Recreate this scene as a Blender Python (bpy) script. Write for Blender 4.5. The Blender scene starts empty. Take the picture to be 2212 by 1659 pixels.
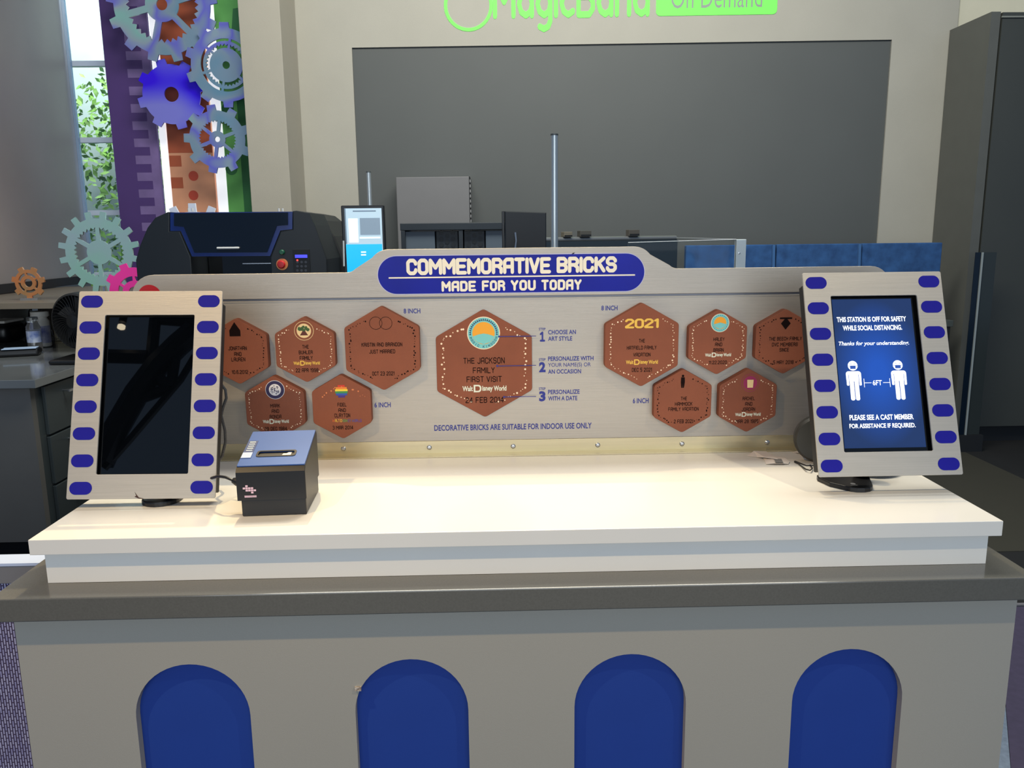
import bpy, bmesh, math, random
from mathutils import Matrix, Vector
random.seed(7)
PI = math.pi
C = bpy.context.scene.collection
SC = bpy.context.scene

# ------------------------------------------------------------------ camera
FPX, YAW, PITCH, ROLL = 1736.2, 0.0234, 0.1848, 0.0111
EYE = Vector((-0.024, -1.4279, 1.5463))
_f = Vector((math.sin(YAW)*math.cos(PITCH), math.cos(YAW)*math.cos(PITCH), -math.sin(PITCH)))
_r = Vector((math.cos(YAW), -math.sin(YAW), 0)); _d = _f.cross(_r)
RT = math.cos(ROLL)*_r + math.sin(ROLL)*_d
DN = -math.sin(ROLL)*_r + math.cos(ROLL)*_d
cam = bpy.data.objects.new('camera', bpy.data.cameras.new('camera')); C.objects.link(cam)
cam.data.sensor_fit = 'HORIZONTAL'; cam.data.sensor_width = 36; cam.data.lens = FPX/2212*36
cam.data.clip_start = 0.05; cam.data.clip_end = 100
m = Matrix((RT, -DN, -_f)).transposed().to_4x4(); m.translation = EYE
cam.matrix_world = m; SC.camera = cam

# ------------------------------------------------------------------ world, lamps, exposure
SC.view_settings.view_transform = 'Standard'; SC.view_settings.look = 'None'
SC.view_settings.gamma = 1; SC.view_settings.use_curve_mapping = False
SC.view_settings.exposure = 0.0
wd = bpy.data.worlds.new('world'); SC.world = wd; wd.use_nodes = True
wd.node_tree.nodes['Background'].inputs[0].default_value = (0.47, 0.67, 1.0, 1)
wd.node_tree.nodes['Background'].inputs[1].default_value = 0.32

def spot(name, loc, target, power, col, size, angle, blend=0.6):
    l = bpy.data.lights.new(name, 'SPOT'); l.energy = power; l.color = col
    l.shadow_soft_size = size; l.spot_size = math.radians(angle); l.spot_blend = blend
    o = bpy.data.objects.new(name, l); C.objects.link(o); o.location = loc
    o.rotation_euler = (Vector(target)-Vector(loc)).to_track_quat('-Z', 'Y').to_euler()
    return o
def area(name, loc, target, power, col, sx, sy):
    l = bpy.data.lights.new(name, 'AREA'); l.energy = power; l.color = col
    l.shape = 'RECTANGLE'; l.size = sx; l.size_y = sy
    o = bpy.data.objects.new(name, l); C.objects.link(o); o.location = loc
    o.rotation_euler = (Vector(target)-Vector(loc)).to_track_quat('-Z', 'Y').to_euler()
    return o
WARM = (1.0, 0.77, 0.42)
spot('ceiling_or_fill_spot', (-1.40, -1.15, 3.30), (-0.42, 0.25, 1.0), 160, (1.0, 0.68, 0.30), 0.03, 46)
spot('ceiling_or_fill_spot', (1.45, -1.15, 3.30), (0.45, 0.25, 1.0), 92, (1.0, 0.82, 0.54), 0.03, 46)
spot('ceiling_or_fill_spot', (-1.85, 0.7, 3.3), (-2.8, 3.3, 1.0), 100, (1.0, 0.92, 0.78), 0.05, 34)  # added fill that brightens the corner desk
spot('ceiling_or_fill_spot', (-0.70, 1.50, 3.40), (-0.55, 0.12, 1.0), 215, WARM, 0.02, 46)
spot('ceiling_or_fill_spot', (0.30, 1.22, 3.40), (0.45, 0.12, 1.0), 85, WARM, 0.03, 50)
area('wall_fill', (0.3, 1.6, 4.6), (0.3, 3.6, 1.6), 200, (1.0, 0.98, 0.87), 3.5, 1.2)  # added fill aimed at the back wall
area('front_fill', (0.2, -4.8, 1.9), (0.1, 0.5, 1.0), 100, (0.84, 0.93, 1.0), 5.0, 2.2)  # added bluish fill from behind the camera, lifts the counter front
area('garden_daylight', (-3.6, 5.7, 4.4), (-3.6, 7.2, 2.0), 115, (1.0, 1.0, 0.95), 1.5, 1.0)

# ------------------------------------------------------------------ helpers
def at(px, py, Y):
    "world point on the plane y = Y seen at a pixel of the 2212x1659 photograph"
    v = RT*((px-1106)/FPX) + DN*((py-829.5)/FPX) + _f
    return EYE + v*((Y-EYE.y)/v.y)
def atz(px, py, Z):
    v = RT*((px-1106)/FPX) + DN*((py-829.5)/FPX) + _f
    return EYE + v*((Z-EYE.z)/v.z)
WY = 0.04                      # the back wall is turned a little
def wallp(px, py, off=0.0):
    n = Vector((-math.sin(WY), -math.cos(WY), 0)); o = Vector((0, 4.84, 0)) + n*off
    v = RT*((px-1106)/FPX) + DN*((py-829.5)/FPX) + _f
    P = EYE + v*(n.dot(o-EYE)/n.dot(v))
    return (P.x*math.cos(WY)-(P.y-4.84)*math.sin(WY), P.z)

_mats = {}
def mat(name, col, rough=0.5, metal=0.0, noise=0.0, nscale=8, bump=0.0, bscale=200, emit=0.0, spec=0.5,
        stretch=None, trans=0.0, col2=None, alpha=1.0, coat=0.0):
    if name in _mats: return _mats[name]
    M = bpy.data.materials.new(name); M.use_nodes = True; nt = M.node_tree; b = nt.nodes['Principled BSDF']
    c = tuple(col)+(1,)
    b.inputs['Base Color'].default_value = c; b.inputs['Roughness'].default_value = rough
    b.inputs['Metallic'].default_value = metal; b.inputs['Specular IOR Level'].default_value = spec
    b.inputs['Transmission Weight'].default_value = trans; b.inputs['Alpha'].default_value = alpha
    b.inputs['Coat Weight'].default_value = coat; b.inputs['Coat Roughness'].default_value = 0.05
    if emit:
        b.inputs['Emission Color'].default_value = c; b.inputs['Emission Strength'].default_value = emit
    tc = nt.nodes.new('ShaderNodeTexCoord'); mp = nt.nodes.new('ShaderNodeMapping')
    nt.links.new(tc.outputs['Object'], mp.inputs[0])
    if stretch: mp.inputs['Scale'].default_value = stretch
    nz = nt.nodes.new('ShaderNodeTexNoise'); nz.inputs['Scale'].default_value = nscale; nz.inputs['Detail'].default_value = 5
    nt.links.new(mp.outputs[0], nz.inputs['Vector'])
    rp = nt.nodes.new('ShaderNodeValToRGB')
    k = noise if noise else 0.02
    c2 = tuple(col2)+(1,) if col2 else tuple(min(1, x*(1+k)) for x in col)+(1,)
    c1 = c if col2 else tuple(x*(1-k) for x in col)+(1,)
    rp.color_ramp.elements[0].color = c1; rp.color_ramp.elements[1].color = c2
    rp.color_ramp.elements[0].position = 0.3; rp.color_ramp.elements[1].position = 0.7
    nt.links.new(nz.outputs[0], rp.inputs[0]); nt.links.new(rp.outputs[0], b.inputs['Base Color'])
    if bump:
        n2 = nt.nodes.new('ShaderNodeTexNoise'); n2.inputs['Scale'].default_value = bscale; n2.inputs['Detail'].default_value = 3
        nt.links.new(mp.outputs[0], n2.inputs['Vector'])
        bp = nt.nodes.new('ShaderNodeBump'); bp.inputs['Strength'].default_value = bump; bp.inputs['Distance'].default_value = 0.002
        nt.links.new(n2.outputs[0], bp.inputs['Height']); nt.links.new(bp.outputs[0], b.inputs['Normal'])
    _mats[name] = M; return M
def S(r, g, b):                # sRGB 0..255 -> linear
    f = lambda v: (v/255/12.92) if v <= 10 else (((v/255+0.055)/1.055)**2.4)
    return (f(r), f(g), f(b))

def frame(o, ex=(1, 0, 0), up=(0, 0, 1)):
    "local x, y in the face; local z points out of the face towards the viewer"
    ex = Vector(ex).normalized(); up = Vector(up).normalized(); n = ex.cross(up)
    m = Matrix((ex, up, n)).transposed().to_4x4(); m.translation = Vector(o); return m
def root(name, loc, label, cat, group=None, kind=None):
    o = bpy.data.objects.new(name, None); C.objects.link(o); o.location = loc; o.empty_display_size = 0.05
    tag(o, label, cat, group); return o
def tag(o, label=None, cat=None, group=None, kind=None):
    if label: o['label'] = label
    if cat: o['category'] = cat
    if group: o['group'] = group
    if kind: o['kind'] = kind
    return o
def wpos(o):
    v = Vector(o.location)
    while o.parent: o = o.parent; v += Vector(o.location)
    return v
def link(name, me, mt, parent=None, label=None, kind=None, origin=None):
    "vertices of me are world coordinates; the object's origin is moved to its own centre"
    vs = me.vertices
    if origin is None:
        if len(vs):
            lo = [min(v.co[i] for v in vs) for i in range(3)]; hi = [max(v.co[i] for v in vs) for i in range(3)]
            origin = Vector([(a+b)/2 for a, b in zip(lo, hi)])
        else: origin = Vector((0, 0, 0))
    me.transform(Matrix.Translation(-Vector(origin)))
    o = bpy.data.objects.new(name, me); C.objects.link(o)
    o.location = Vector(origin) - (wpos(parent) if parent else Vector((0, 0, 0)))
    o.parent = parent
    if mt: me.materials.clear(); me.materials.append(mt)
    if label: o['label'] = label
    if kind: o['kind'] = kind
    return o
class MB:
    def __init__(s): s.bm = bmesh.new()
    def box(s, lo, hi, F=None, bev=0.0, seg=2):
        b2 = bmesh.new(); bmesh.ops.create_cube(b2, size=1)
        for v in b2.verts: v.co = Vector([lo[i]+(v.co[i]+0.5)*(hi[i]-lo[i]) for i in range(3)])
        if bev: bmesh.ops.bevel(b2, geom=list(b2.edges), offset=bev, segments=seg, profile=0.5, affect='EDGES')
        if F is not None: b2.transform(F)
        s._add(b2); return s
    def _add(s, b2):
        t = bpy.data.meshes.new('t'); b2.to_mesh(t); b2.free(); s.bm.from_mesh(t); bpy.data.meshes.remove(t)
    def prism(s, pts, z0, z1, F=None, bev=0.0):
        b2 = bmesh.new(); a = [b2.verts.new((x, y, z0)) for x, y in pts]; f = b2.faces.new(a)
        if f.normal.z > 0 or True: f.normal_update()
        r = bmesh.ops.extrude_face_region(b2, geom=[f])
        for v in r['geom']:
            if isinstance(v, bmesh.types.BMVert): v.co.z = z1
        bmesh.ops.recalc_face_normals(b2, faces=list(b2.faces))
        if bev:
            es = [e for e in b2.edges if abs(e.verts[0].co.z-max(z0, z1)) < 1e-6 and abs(e.verts[1].co.z-max(z0, z1)) < 1e-6]
            bmesh.ops.bevel(b2, geom=es, offset=bev, segments=2, profile=0.5, affect='EDGES')
        if F is not None: b2.transform(F)
        s._add(b2); return s
    def tube(s, pts, r, n=10):
        pts = [Vector(p) for p in pts]; rings = []; prev = None
        for i, p in enumerate(pts):
            t = (pts[min(i+1, len(pts)-1)]-pts[max(i-1, 0)]).normalized()
            u = (prev - t*prev.dot(t)) if prev is not None else t.orthogonal(); u.normalize(); prev = u
            w = t.cross(u); rr = r[i] if isinstance(r, (list, tuple)) else r
            rings.append([s.bm.verts.new(p+(u*math.cos(2*PI*k/n)+w*math.sin(2*PI*k/n))*rr) for k in range(n)])
        for a, b in zip(rings, rings[1:]):
            for k in range(n): s.bm.faces.new((a[k], a[(k+1) % n], b[(k+1) % n], b[k]))
        s.bm.faces.new(rings[0][::-1]); s.bm.faces.new(rings[-1]); return s
    def lathe(s, prof, F=None, n=32):
        "prof: (radius, height) pairs about local z"
        F = F or Matrix.Identity(4); rings = []
        for r, h in prof:
            if r < 1e-6: rings.append([s.bm.verts.new(F@Vector((0, 0, h)))])
            else: rings.append([s.bm.verts.new(F@Vector((r*math.cos(2*PI*k/n), r*math.sin(2*PI*k/n), h))) for k in range(n)])
        for a, b in zip(rings, rings[1:]):
            for k in range(n):
                q = [a[k % len(a)], a[(k+1) % len(a)], b[(k+1) % len(b)], b[k % len(b)]]
                q = list(dict.fromkeys(q))
                if len(q) > 2: s.bm.faces.new(q)
        for rg in (rings[0], rings[-1]):
            if len(rg) > 2: s.bm.faces.new(rg)
        bmesh.ops.recalc_face_normals(s.bm, faces=list(s.bm.faces)); return s
    def disc(s, x, y, r, z, F, n=8):
        s.k = getattr(s, 'k', 0)+1; z += (s.k % 60)*4e-6      # never two discs in one plane
        vs = [s.bm.verts.new(F@Vector((x+r*math.cos(2*PI*k/n), y+r*math.sin(2*PI*k/n), z))) for k in range(n)]
        s.bm.faces.new(vs); return s
    def poly(s, pts, z, F):
        s.bm.faces.new([s.bm.verts.new(F@Vector((x, y, z))) for x, y in pts]); return s
    def build(s, name, mt, parent=None, label=None, smooth=False, kind=None, origin=None):
        me = bpy.data.meshes.new(name); s.bm.to_mesh(me); s.bm.free()
        o = link(name, me, mt, parent, label, kind, origin)
        if smooth: smoothed(o)
        return o
def smoothed(o, ang=35):
    me = o.data
    for p in me.polygons: p.use_smooth = True
    me.set_sharp_from_angle(angle=math.radians(ang)); return o

def curve_mesh(loops, thick, bev=0.0):
    "filled flat shape with holes (even-odd), centred on z = 0, total thickness thick"
    cu = bpy.data.curves.new('c', 'CURVE'); cu.dimensions = '2D'; cu.fill_mode = 'BOTH'
    cu.extrude = max(thick/2-bev, 0); cu.bevel_depth = bev; cu.bevel_resolution = 1; cu.offset = -bev
    for L in loops:
        sp = cu.splines.new('POLY'); sp.points.add(len(L)-1)
        for i, (x, y) in enumerate(L): sp.points[i].co = (x, y, 0, 1)
        sp.use_cyclic_u = True
    o = bpy.data.objects.new('c', cu); C.objects.link(o)
    me = bpy.data.meshes.new_from_object(o); bpy.data.objects.remove(o); bpy.data.curves.remove(cu)
    return me
def shape(loops, z0, z1, F, name, mt, parent=None, label=None, bev=0.0, origin=None, kind=None):
    me = curve_mesh(loops, z1-z0, bev); me.transform(Matrix.Translation((0, 0, (z0+z1)/2))); me.transform(F)
    return link(name, me, mt, parent, label, kind, origin)
def rrect(x0, y0, x1, y1, r, n=6):
    r = min(r, (x1-x0)/2-1e-5, (y1-y0)/2-1e-5); P = []
    for cx, cy, a in ((x1-r, y1-r, 0), (x0+r, y1-r, 90), (x0+r, y0+r, 180), (x1-r, y0+r, 270)):
        for k in range(n+1):
            t = math.radians(a+90*k/n); P.append((cx+r*math.cos(t), cy+r*math.sin(t)))
    return P
def circ(cx, cy, r, n=32): return [(cx+r*math.cos(2*PI*k/n), cy+r*math.sin(2*PI*k/n)) for k in range(n)]
def text(s, bb, F, name, mt, parent, z=0.0004, bold=0.0, shear=0.0, label=None, lines=False):
    "lettering with Blender's own font, fitted to the box bb = (x0, y0, x1, y1) of the face F"
    cu = bpy.data.curves.new('t', 'FONT'); cu.body = s; cu.size = 1; cu.offset = bold; cu.shear = shear; cu.resolution_u = 3
    o = bpy.data.objects.new('t', cu); C.objects.link(o); bpy.context.view_layer.update()
    me = bpy.data.meshes.new_from_object(o); bpy.data.objects.remove(o); bpy.data.curves.remove(cu)
    fit(me, bb, z, F); return link(name, me, mt, parent, label)
def fit(me, bb, z, F):
    xs = [v.co.x for v in me.vertices]; ys = [v.co.y for v in me.vertices]
    sx = (bb[2]-bb[0])/(max(xs)-min(xs)); sy = (bb[3]-bb[1])/(max(ys)-min(ys)); mx, my = min(xs), min(ys)
    for v in me.vertices: v.co = Vector((bb[0]+(v.co.x-mx)*sx, bb[1]+(v.co.y-my)*sy, z+v.co.z))
    me.transform(F)
G = {   # a square technical alphabet drawn as strokes on a 4 x 6 grid
 'A': [[(0,0),(0,5),(1,6),(4,6),(4,0)],[(0,2.6),(4,2.6)]], 'B': [[(0,0),(0,6),(3,6),(4,5),(4,4),(3,3.1),(0,3.1)],[(3,3.1),(4,2.2),(4,1),(3,0),(0,0)]],
 'C': [[(4,4.4),(4,5),(3,6),(1,6),(0,5),(0,1),(1,0),(3,0),(4,1),(4,1.6)]], 'D': [[(0,0),(0,6),(3,6),(4,5),(4,1),(3,0),(0,0)]],
 'E': [[(4,6),(0,6),(0,0),(4,0)],[(0,3),(3.4,3)]], 'F': [[(4,6),(0,6),(0,0)],[(0,3),(3.4,3)]],
 'G': [[(4,4.4),(4,5),(3,6),(1,6),(0,5),(0,1),(1,0),(3,0),(4,1),(4,3),(2.4,3)]], 'H': [[(0,0),(0,6)],[(4,0),(4,6)],[(0,3),(4,3)]],
 'I': [[(0,0),(0,6)]], 'J': [[(3.6,6),(3.6,1),(2.6,0),(1,0),(0,1)]], 'K': [[(0,0),(0,6)],[(4,6),(0,2.7)],[(1.5,3.6),(4,0)]],
 'L': [[(0,6),(0,0),(3.8,0)]], 'M': [[(0,0),(0,6),(2.6,2.4),(5.2,6),(5.2,0)]], 'N': [[(0,0),(0,6),(4,0),(4,6)]],
 'O': [[(1,0),(0,1),(0,5),(1,6),(3,6),(4,5),(4,1),(3,0),(1,0)]], 'P': [[(0,0),(0,6),(3,6),(4,5),(4,3.8),(3,2.8),(0,2.8)]],
 'R': [[(0,0),(0,6),(3,6),(4,5),(4,4),(3,3),(0,3)],[(2.4,3),(4,1.8),(4,0)]], 'S': [[(4,4.6),(4,5),(3,6),(1,6),(0,5),(0,4),(1,3.1),(3,3.1),(4,2.2),(4,1),(3,0),(1,0),(0,1),(0,1.4)]],
 'T': [[(0,6),(4,6)],[(2,6),(2,0)]], 'U': [[(0,6),(0,1),(1,0),(3,0),(4,1),(4,6)]], 'V': [[(0,6),(2,0),(4,6)]],
 'W': [[(0,6),(0,0),(2.6,3.4),(5.2,0),(5.2,6)]], 'X': [[(0,0),(4,6)],[(0,6),(4,0)]], 'Y': [[(0,6),(2,3),(4,6)],[(2,3),(2,0)]], 'Z': [[(0,6),(4,6),(0,0),(4,0)]],
 '0': [[(1,0),(0,1),(0,5),(1,6),(3,6),(4,5),(4,1),(3,0),(1,0)]], '1': [[(0,5),(1.4,6),(1.4,0)]],
 '2': [[(0,4.8),(0,5),(1,6),(3,6),(4,5),(4,4),(0,0.6),(0,0),(4,0)]], '3': [[(0,6),(3,6),(4,5),(4,4),(3,3.1),(1,3.1)],[(3,3.1),(4,2.2),(4,1),(3,0),(0,0)]],
 '4': [[(3,0),(3,6),(0,1.8),(4,1.8)]], '5': [[(4,6),(0,6),(0,3.4),(3,3.4),(4,2.6),(4,1),(3,0),(0,0)]],
 '6': [[(4,5.4),(3,6),(1,6),(0,5),(0,1),(1,0),(3,0),(4,1),(4,2.4),(3,3.3),(0,3.3)]], '8': [[(1,3.1),(0,4),(0,5),(1,6),(3,6),(4,5),(4,4),(3,3.1),(1,3.1),(0,2.2),(0,1),(1,0),(3,0),(4,1),(4,2.2),(3,3.1)]],
 '9': [[(0,0.6),(1,0),(3,0),(4,1),(4,5),(3,6),(1,6),(0,5),(0,3.6),(1,2.7),(4,2.7)]], '.': [[(0,0),(0,0.2)]], ' ': [], 'a': [[(3.6,4),(3.6,0)],[(3.6,2.2),(3.2,3.4),(1.9,4),(0.6,3.4),(0,2),(0.6,0.6),(1.9,0),(3.2,0.6),(3.6,1.8)]],
 'g': [[(3.6,4),(3.6,-1),(3,-2),(1.8,-2.4),(0.6,-2)],[(3.6,2.2),(3.2,3.4),(1.9,4),(0.6,3.4),(0,2),(0.6,0.6),(1.9,0),(3.2,0.6),(3.6,1.8)]],
 'i': [[(0,0),(0,4)],[(0,5.8),(0,6)]], 'c': [[(3.2,3.4),(1.9,4),(0.6,3.4),(0,2),(0.6,0.6),(1.9,0),(3.2,0.6)]],
 'n': [[(0,0),(0,4)],[(0,2.6),(0.8,3.7),(1.8,4),(2.9,3.7),(3.4,2.6),(3.4,0)]], 'd': [[(3.6,6),(3.6,0)],[(3.6,2.2),(3.2,3.4),(1.9,4),(0.6,3.4),(0,2),(0.6,0.6),(1.9,0),(3.2,0.6),(3.6,1.8)]], '!': [[(0,4.8),(1.7,6),(1.7,0)],[(0,0),(3.4,0)]]}
def strokes(s, bb, F, name, mt, parent, w=0.8, z=0.0004, gap=1.5, space=3.2):
    bm = bmesh.new(); x = 0; ly = [0]
    def lv(): ly[0] += 1; return (ly[0] % 40)*1e-5       # each piece a hair above the last, so none are coplanar
    def cap(p):
        q = lv(); bm.faces.new([bm.verts.new((p[0]+w/2*math.cos(PI*k/4), p[1]+w/2*math.sin(PI*k/4), q)) for k in range(8)])
    for ch in s:
        g = G[ch]
        if not g: x += space; continue
        wd_ = max(p[0] for L in g for p in L)
        for L in g:
            for p in L: cap((p[0]+x, p[1]))
            for a, b in zip(L, L[1:]):
                dx, dy = b[0]-a[0], b[1]-a[1]; l = math.hypot(dx, dy); h_ = lv(); nx, ny = -dy/l*w/2, dx/l*w/2
                bm.faces.new([bm.verts.new(q+(h_,)) for q in ((a[0]+x+nx, a[1]+ny), (a[0]+x-nx, a[1]-ny), (b[0]+x-nx, b[1]-ny), (b[0]+x+nx, b[1]+ny))])
        x += wd_+gap+w*0.5
    bmesh.ops.recalc_face_normals(bm, faces=list(bm.faces))
    for f in bm.faces:
        f.normal_update()
        if f.normal.z < 0: f.normal_flip()
    me = bpy.data.meshes.new(name); bm.to_mesh(me); bm.free(); fit(me, bb, z, F); return link(name, me, mt, parent)

# ------------------------------------------------------------------ materials
LAM = mat('white_laminate', S(232, 229, 222), 0.28, noise=0.02, nscale=3, coat=0.15)
ALU = mat('brushed_aluminium', S(177, 170, 160), 0.42, 0.5, noise=0.05, nscale=6, stretch=(1.2, 1, 60), bump=0.15, bscale=30)
ALUW = mat('brushed_face_metal', S(182, 177, 168), 0.45, 0.3, noise=0.05, nscale=6, stretch=(1.5, 60, 60), bump=0.1, bscale=25)
BLK = mat('black_plastic', S(18, 19, 22), 0.35)
BLKM = mat('matt_black', S(24, 26, 29), 0.6)
GLASSB = mat('black_screen_glass', S(4, 6, 9), 0.012, spec=0.6)
PILL = mat('blue_vinyl', S(30, 28, 148), 0.6, spec=0.15)
NAVY = mat('sign_blue_gloss', S(12, 22, 150), 0.25, noise=0.15, nscale=6, spec=0.15)
CREAM = mat('cream_letter', S(240, 234, 215), 0.5)
LBL = mat('navy_ink', S(34, 44, 140), 0.5)
BRICK = mat('terracotta', S(134, 75, 52), 0.75, noise=0.10, nscale=9, bump=0.25, bscale=500)
INKD = mat('black_ink', S(24, 12, 12), 0.8, spec=0.1)
INKW = mat('cream_dot', S(250, 225, 195), 0.6)
GOLD = mat('gold_ink', S(235, 190, 80), 0.6)
PALE = mat('pale_ink', S(225, 228, 210), 0.6)
STEEL = mat('steel', S(190, 192, 195), 0.25, 0.9)

# ------------------------------------------------------------------ room
def struct(o): o['kind'] = 'structure'; return o
WALL = mat('wall_paint', S(176, 172, 160), 0.75, noise=0.03, nscale=3, bump=0.35, bscale=260)
PANEL = mat('grey_panel', S(86, 89, 88), 0.6, noise=0.03, nscale=2)
DARKW = mat('dark_wall', S(86, 87, 83), 0.6, noise=0.03, nscale=2)
FW = frame((0, 4.84, 0), (math.cos(WY), -math.sin(WY), 0))
pu0, pu1, pz1, pz0 = -1.031, 2.922, 2.908, 1.0
# wall with a recess for the grey panel
shape([[(-1.722, 0.0), (3.388, 0.0), (3.388, 4.6), (-1.722, 4.6)], rrect(pu0, pz0, pu1, pz1, 0.002, 1)], -0.015, 0.0, FW, 'wall_back', WALL).__setitem__('kind', 'structure')
b = MB(); b.box((pu0-0.02, pz0-0.02, -0.07), (pu1+0.02, pz1+0.02, -0.016), FW); struct(b.build('trim_1', PANEL))
# column on the left of the panel
b = MB(); b.box((-1.722, 0, 0.0), (-1.435, 4.6, 0.40), FW, 0.004); struct(b.build('trim_2', mat('column_paint', S(172, 166, 152), 0.75, bump=0.35, bscale=260)))
# right side wall and the dark cabinet bay
b = MB(); b.prism([(3.392, 4.72), (5.2, 3.55), (5.3, 3.65), (3.45, 4.80)], 2.97, 4.6); o = b.build('wall_right', mat('bulkhead_paint', S(196, 192, 172), 0.75, bump=0.3, bscale=260)); struct(o)
FL = mat('floor_dark', S(44, 44, 42), 0.55, noise=0.1, nscale=4)
b = MB(); b.box((-5, -3.2, -0.05), (8, 6.2, 0)); o = b.build('floor', FL); struct(o)
o.data.materials.clear()
Mf = bpy.data.materials.new('carpet_floor'); Mf.use_nodes = True; nt = Mf.node_tree; bs = nt.nodes['Principled BSDF']; bs.inputs['Roughness'].default_value = 0.85
tc_c = tc = nt.nodes.new('ShaderNodeTexCoord'); sx = nt.nodes.new('ShaderNodeSeparateXYZ'); nt.links.new(tc.outputs['Object'], sx.inputs[0])
bt = nt.nodes.new('ShaderNodeTexBrick'); bt.inputs['Scale'].default_value = 1.0; bt.inputs['Brick Width'].default_value = 0.05; bt.inputs['Row Height'].default_value = 0.014
bt.inputs['Mortar Size'].default_value = 0.0035; bt.inputs['Mortar Smooth'].default_value = 0.2
bt.inputs['Color1'].default_value = S(150, 145, 200)+(1,); bt.inputs['Color2'].default_value = S(120, 118, 165)+(1,); bt.inputs['Mortar'].default_value = S(52, 40, 66)+(1,)
mp = nt.nodes.new('ShaderNodeMapping'); mp.inputs['Rotation'].default_value = (0, 0, math.radians(90)); nt.links.new(tc.outputs['Object'], mp.inputs[0]); nt.links.new(mp.outputs[0], bt.inputs[0])
nt.links.new(bt.outputs[0], bs.inputs['Base Color'])
DFM = mat('floor_black', S(40, 39, 38), 0.5, noise=0.1, nscale=3)
o.data.materials.append(DFM)
PUR = mat('purple_carpet', S(70, 62, 84), 0.9, noise=0.1, nscale=40)
b = MB(); b.box((-2.9, -1.6, 0), (-0.95, 0.18, 0.006)); o = b.build('carpet', PUR); tag(o, 'plain dark purple carpet left of the counter', 'carpet')
o = MB().prism([(1.27, 0.30), (1.73, 1.08), (2.05, 1.62), (3.3, 1.62), (3.3, -1.6), (1.27, -1.6)], 0, 0.005).build('carpet', PUR); tag(o, 'plain dull purple carpet at the right of the counter', 'carpet')
o = MB().prism([(0.99, 0.30), (1.2685, 0.30), (1.7285, 1.081), (2.048, 1.62), (0.99, 1.62)], 0, 0.006).build('carpet', mat('pale_blue_carpet', S(120, 132, 148), 0.9, noise=0.15, nscale=60)); tag(o, 'pale blue grey carpet strip beside right end of counter', 'carpet')
o = MB().box((1.5, 1.63, 0), (3.3, 1.65, 0.008)).build('floor_strip', mat('strip_metal', S(150, 146, 150), 0.4, 0.4)); tag(o, 'thin pale metal strip across floor edge of the purple carpet', 'floor strip')
b = MB(); b.box((1.0, 2.2, 0), (3.28, 3.95, 0.004)); o = b.build('floor_mat', mat('olive_floor', S(62, 59, 48), 0.6)); tag(o, 'olive brown floor covering behind the right end of the counter', 'mat')

# ------------------------------------------------------------------ left alcove: window, banners, reflective wall
LW = mat('reflective_wall', S(120, 112, 108), 0.22, 0.75, noise=0.05)
nt = LW.node_tree; bsd = nt.nodes['Principled BSDF']
YE = 5.06
b = MB(); b.box((-3.26, 2.0, 0), (-3.2, YE, 4.6)); struct(b.build('wall_left', mat('metallic_wall', S(158, 154, 150), 0.36, 0.55, noise=0.12, nscale=0.9)))
b = MB(); b.box((-3.26, YE+0.001, 1.2), (-3.18, YE+0.03, 4.6)); struct(b.build('trim_3', mat('pale_blue_metal', S(165, 190, 220), 0.25, 0.8)))
b = MB(); b.box((-3.199, 2.0, 1.205), (-3.17, YE, 1.262)); struct(b.build('baseboard_left', BLKM))
# window behind the banners
wx0, wx1 = at(196, 200, 5.35).x-0.25, at(262, 200, 5.35).x+0.1
t = bpy.data.objects.new('window_1', None); C.objects.link(t); t.location = ((wx0+wx1)/2, 5.35, 1.2); t['kind'] = 'structure'
b = MB()
for zz in (1.25, 1.75, 2.32, 2.9, 3.5, 4.3): b.box((wx0, 5.33, zz-0.02), (wx1, 5.39, zz+0.02))
b.box((wx1-0.04, 5.33, 1.2), (wx1, 5.39, 4.4)); b.box((wx0, 5.33, 1.2), (wx0+0.04, 5.39, 4.4))
b.build('window_frame', mat('window_white', S(225, 232, 240), 0.4), t)
b = MB(); b.box((wx0, 5.355, 1.2), (wx1, 5.365, 4.4)); b.build('window_pane', mat('window_glass', (0.85, 0.95, 1.0), 0.02, trans=1.0), t)
# daylit garden outside the window
LEAF = mat('foliage', S(120, 165, 70), 0.6, noise=0.5, nscale=9)
def shrub(x, y, z, sx, sy, sz, n, name, label, mt):
    b = MB(); rnd = random.Random(int(x*100)+n)
    for i in range(n):
        a, ph = rnd.uniform(0, 2*PI), math.acos(rnd.uniform(-1, 1)); rr = rnd.uniform(0.45, 1)**0.5
        c = Vector((x+sx*rr*math.sin(ph)*math.cos(a), y+sy*rr*math.sin(ph)*math.sin(a), z+sz*rr*math.cos(ph)))
        u = Vector((rnd.uniform(-1, 1), rnd.uniform(-1, 1), rnd.uniform(-1, 1))).normalized(); w = u.orthogonal().normalized(); L = rnd.uniform(0.05, 0.1)
        b.bm.faces.new([b.bm.verts.new(q) for q in (c, c+u*L*.5+w*L*.25, c+u*L, c+u*L*.5-w*L*.25)])
    b.tube([(x, y, 0), (x, y, z)], 0.03, 6)
    return tag(b.build(name, mt), label, 'shrub')
shrub(-3.6, 6.6, 1.5, 0.9, 0.4, 1.6, 3000, 'garden_shrub', 'light green leafy shrub seen outside through the narrow window', LEAF)

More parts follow.
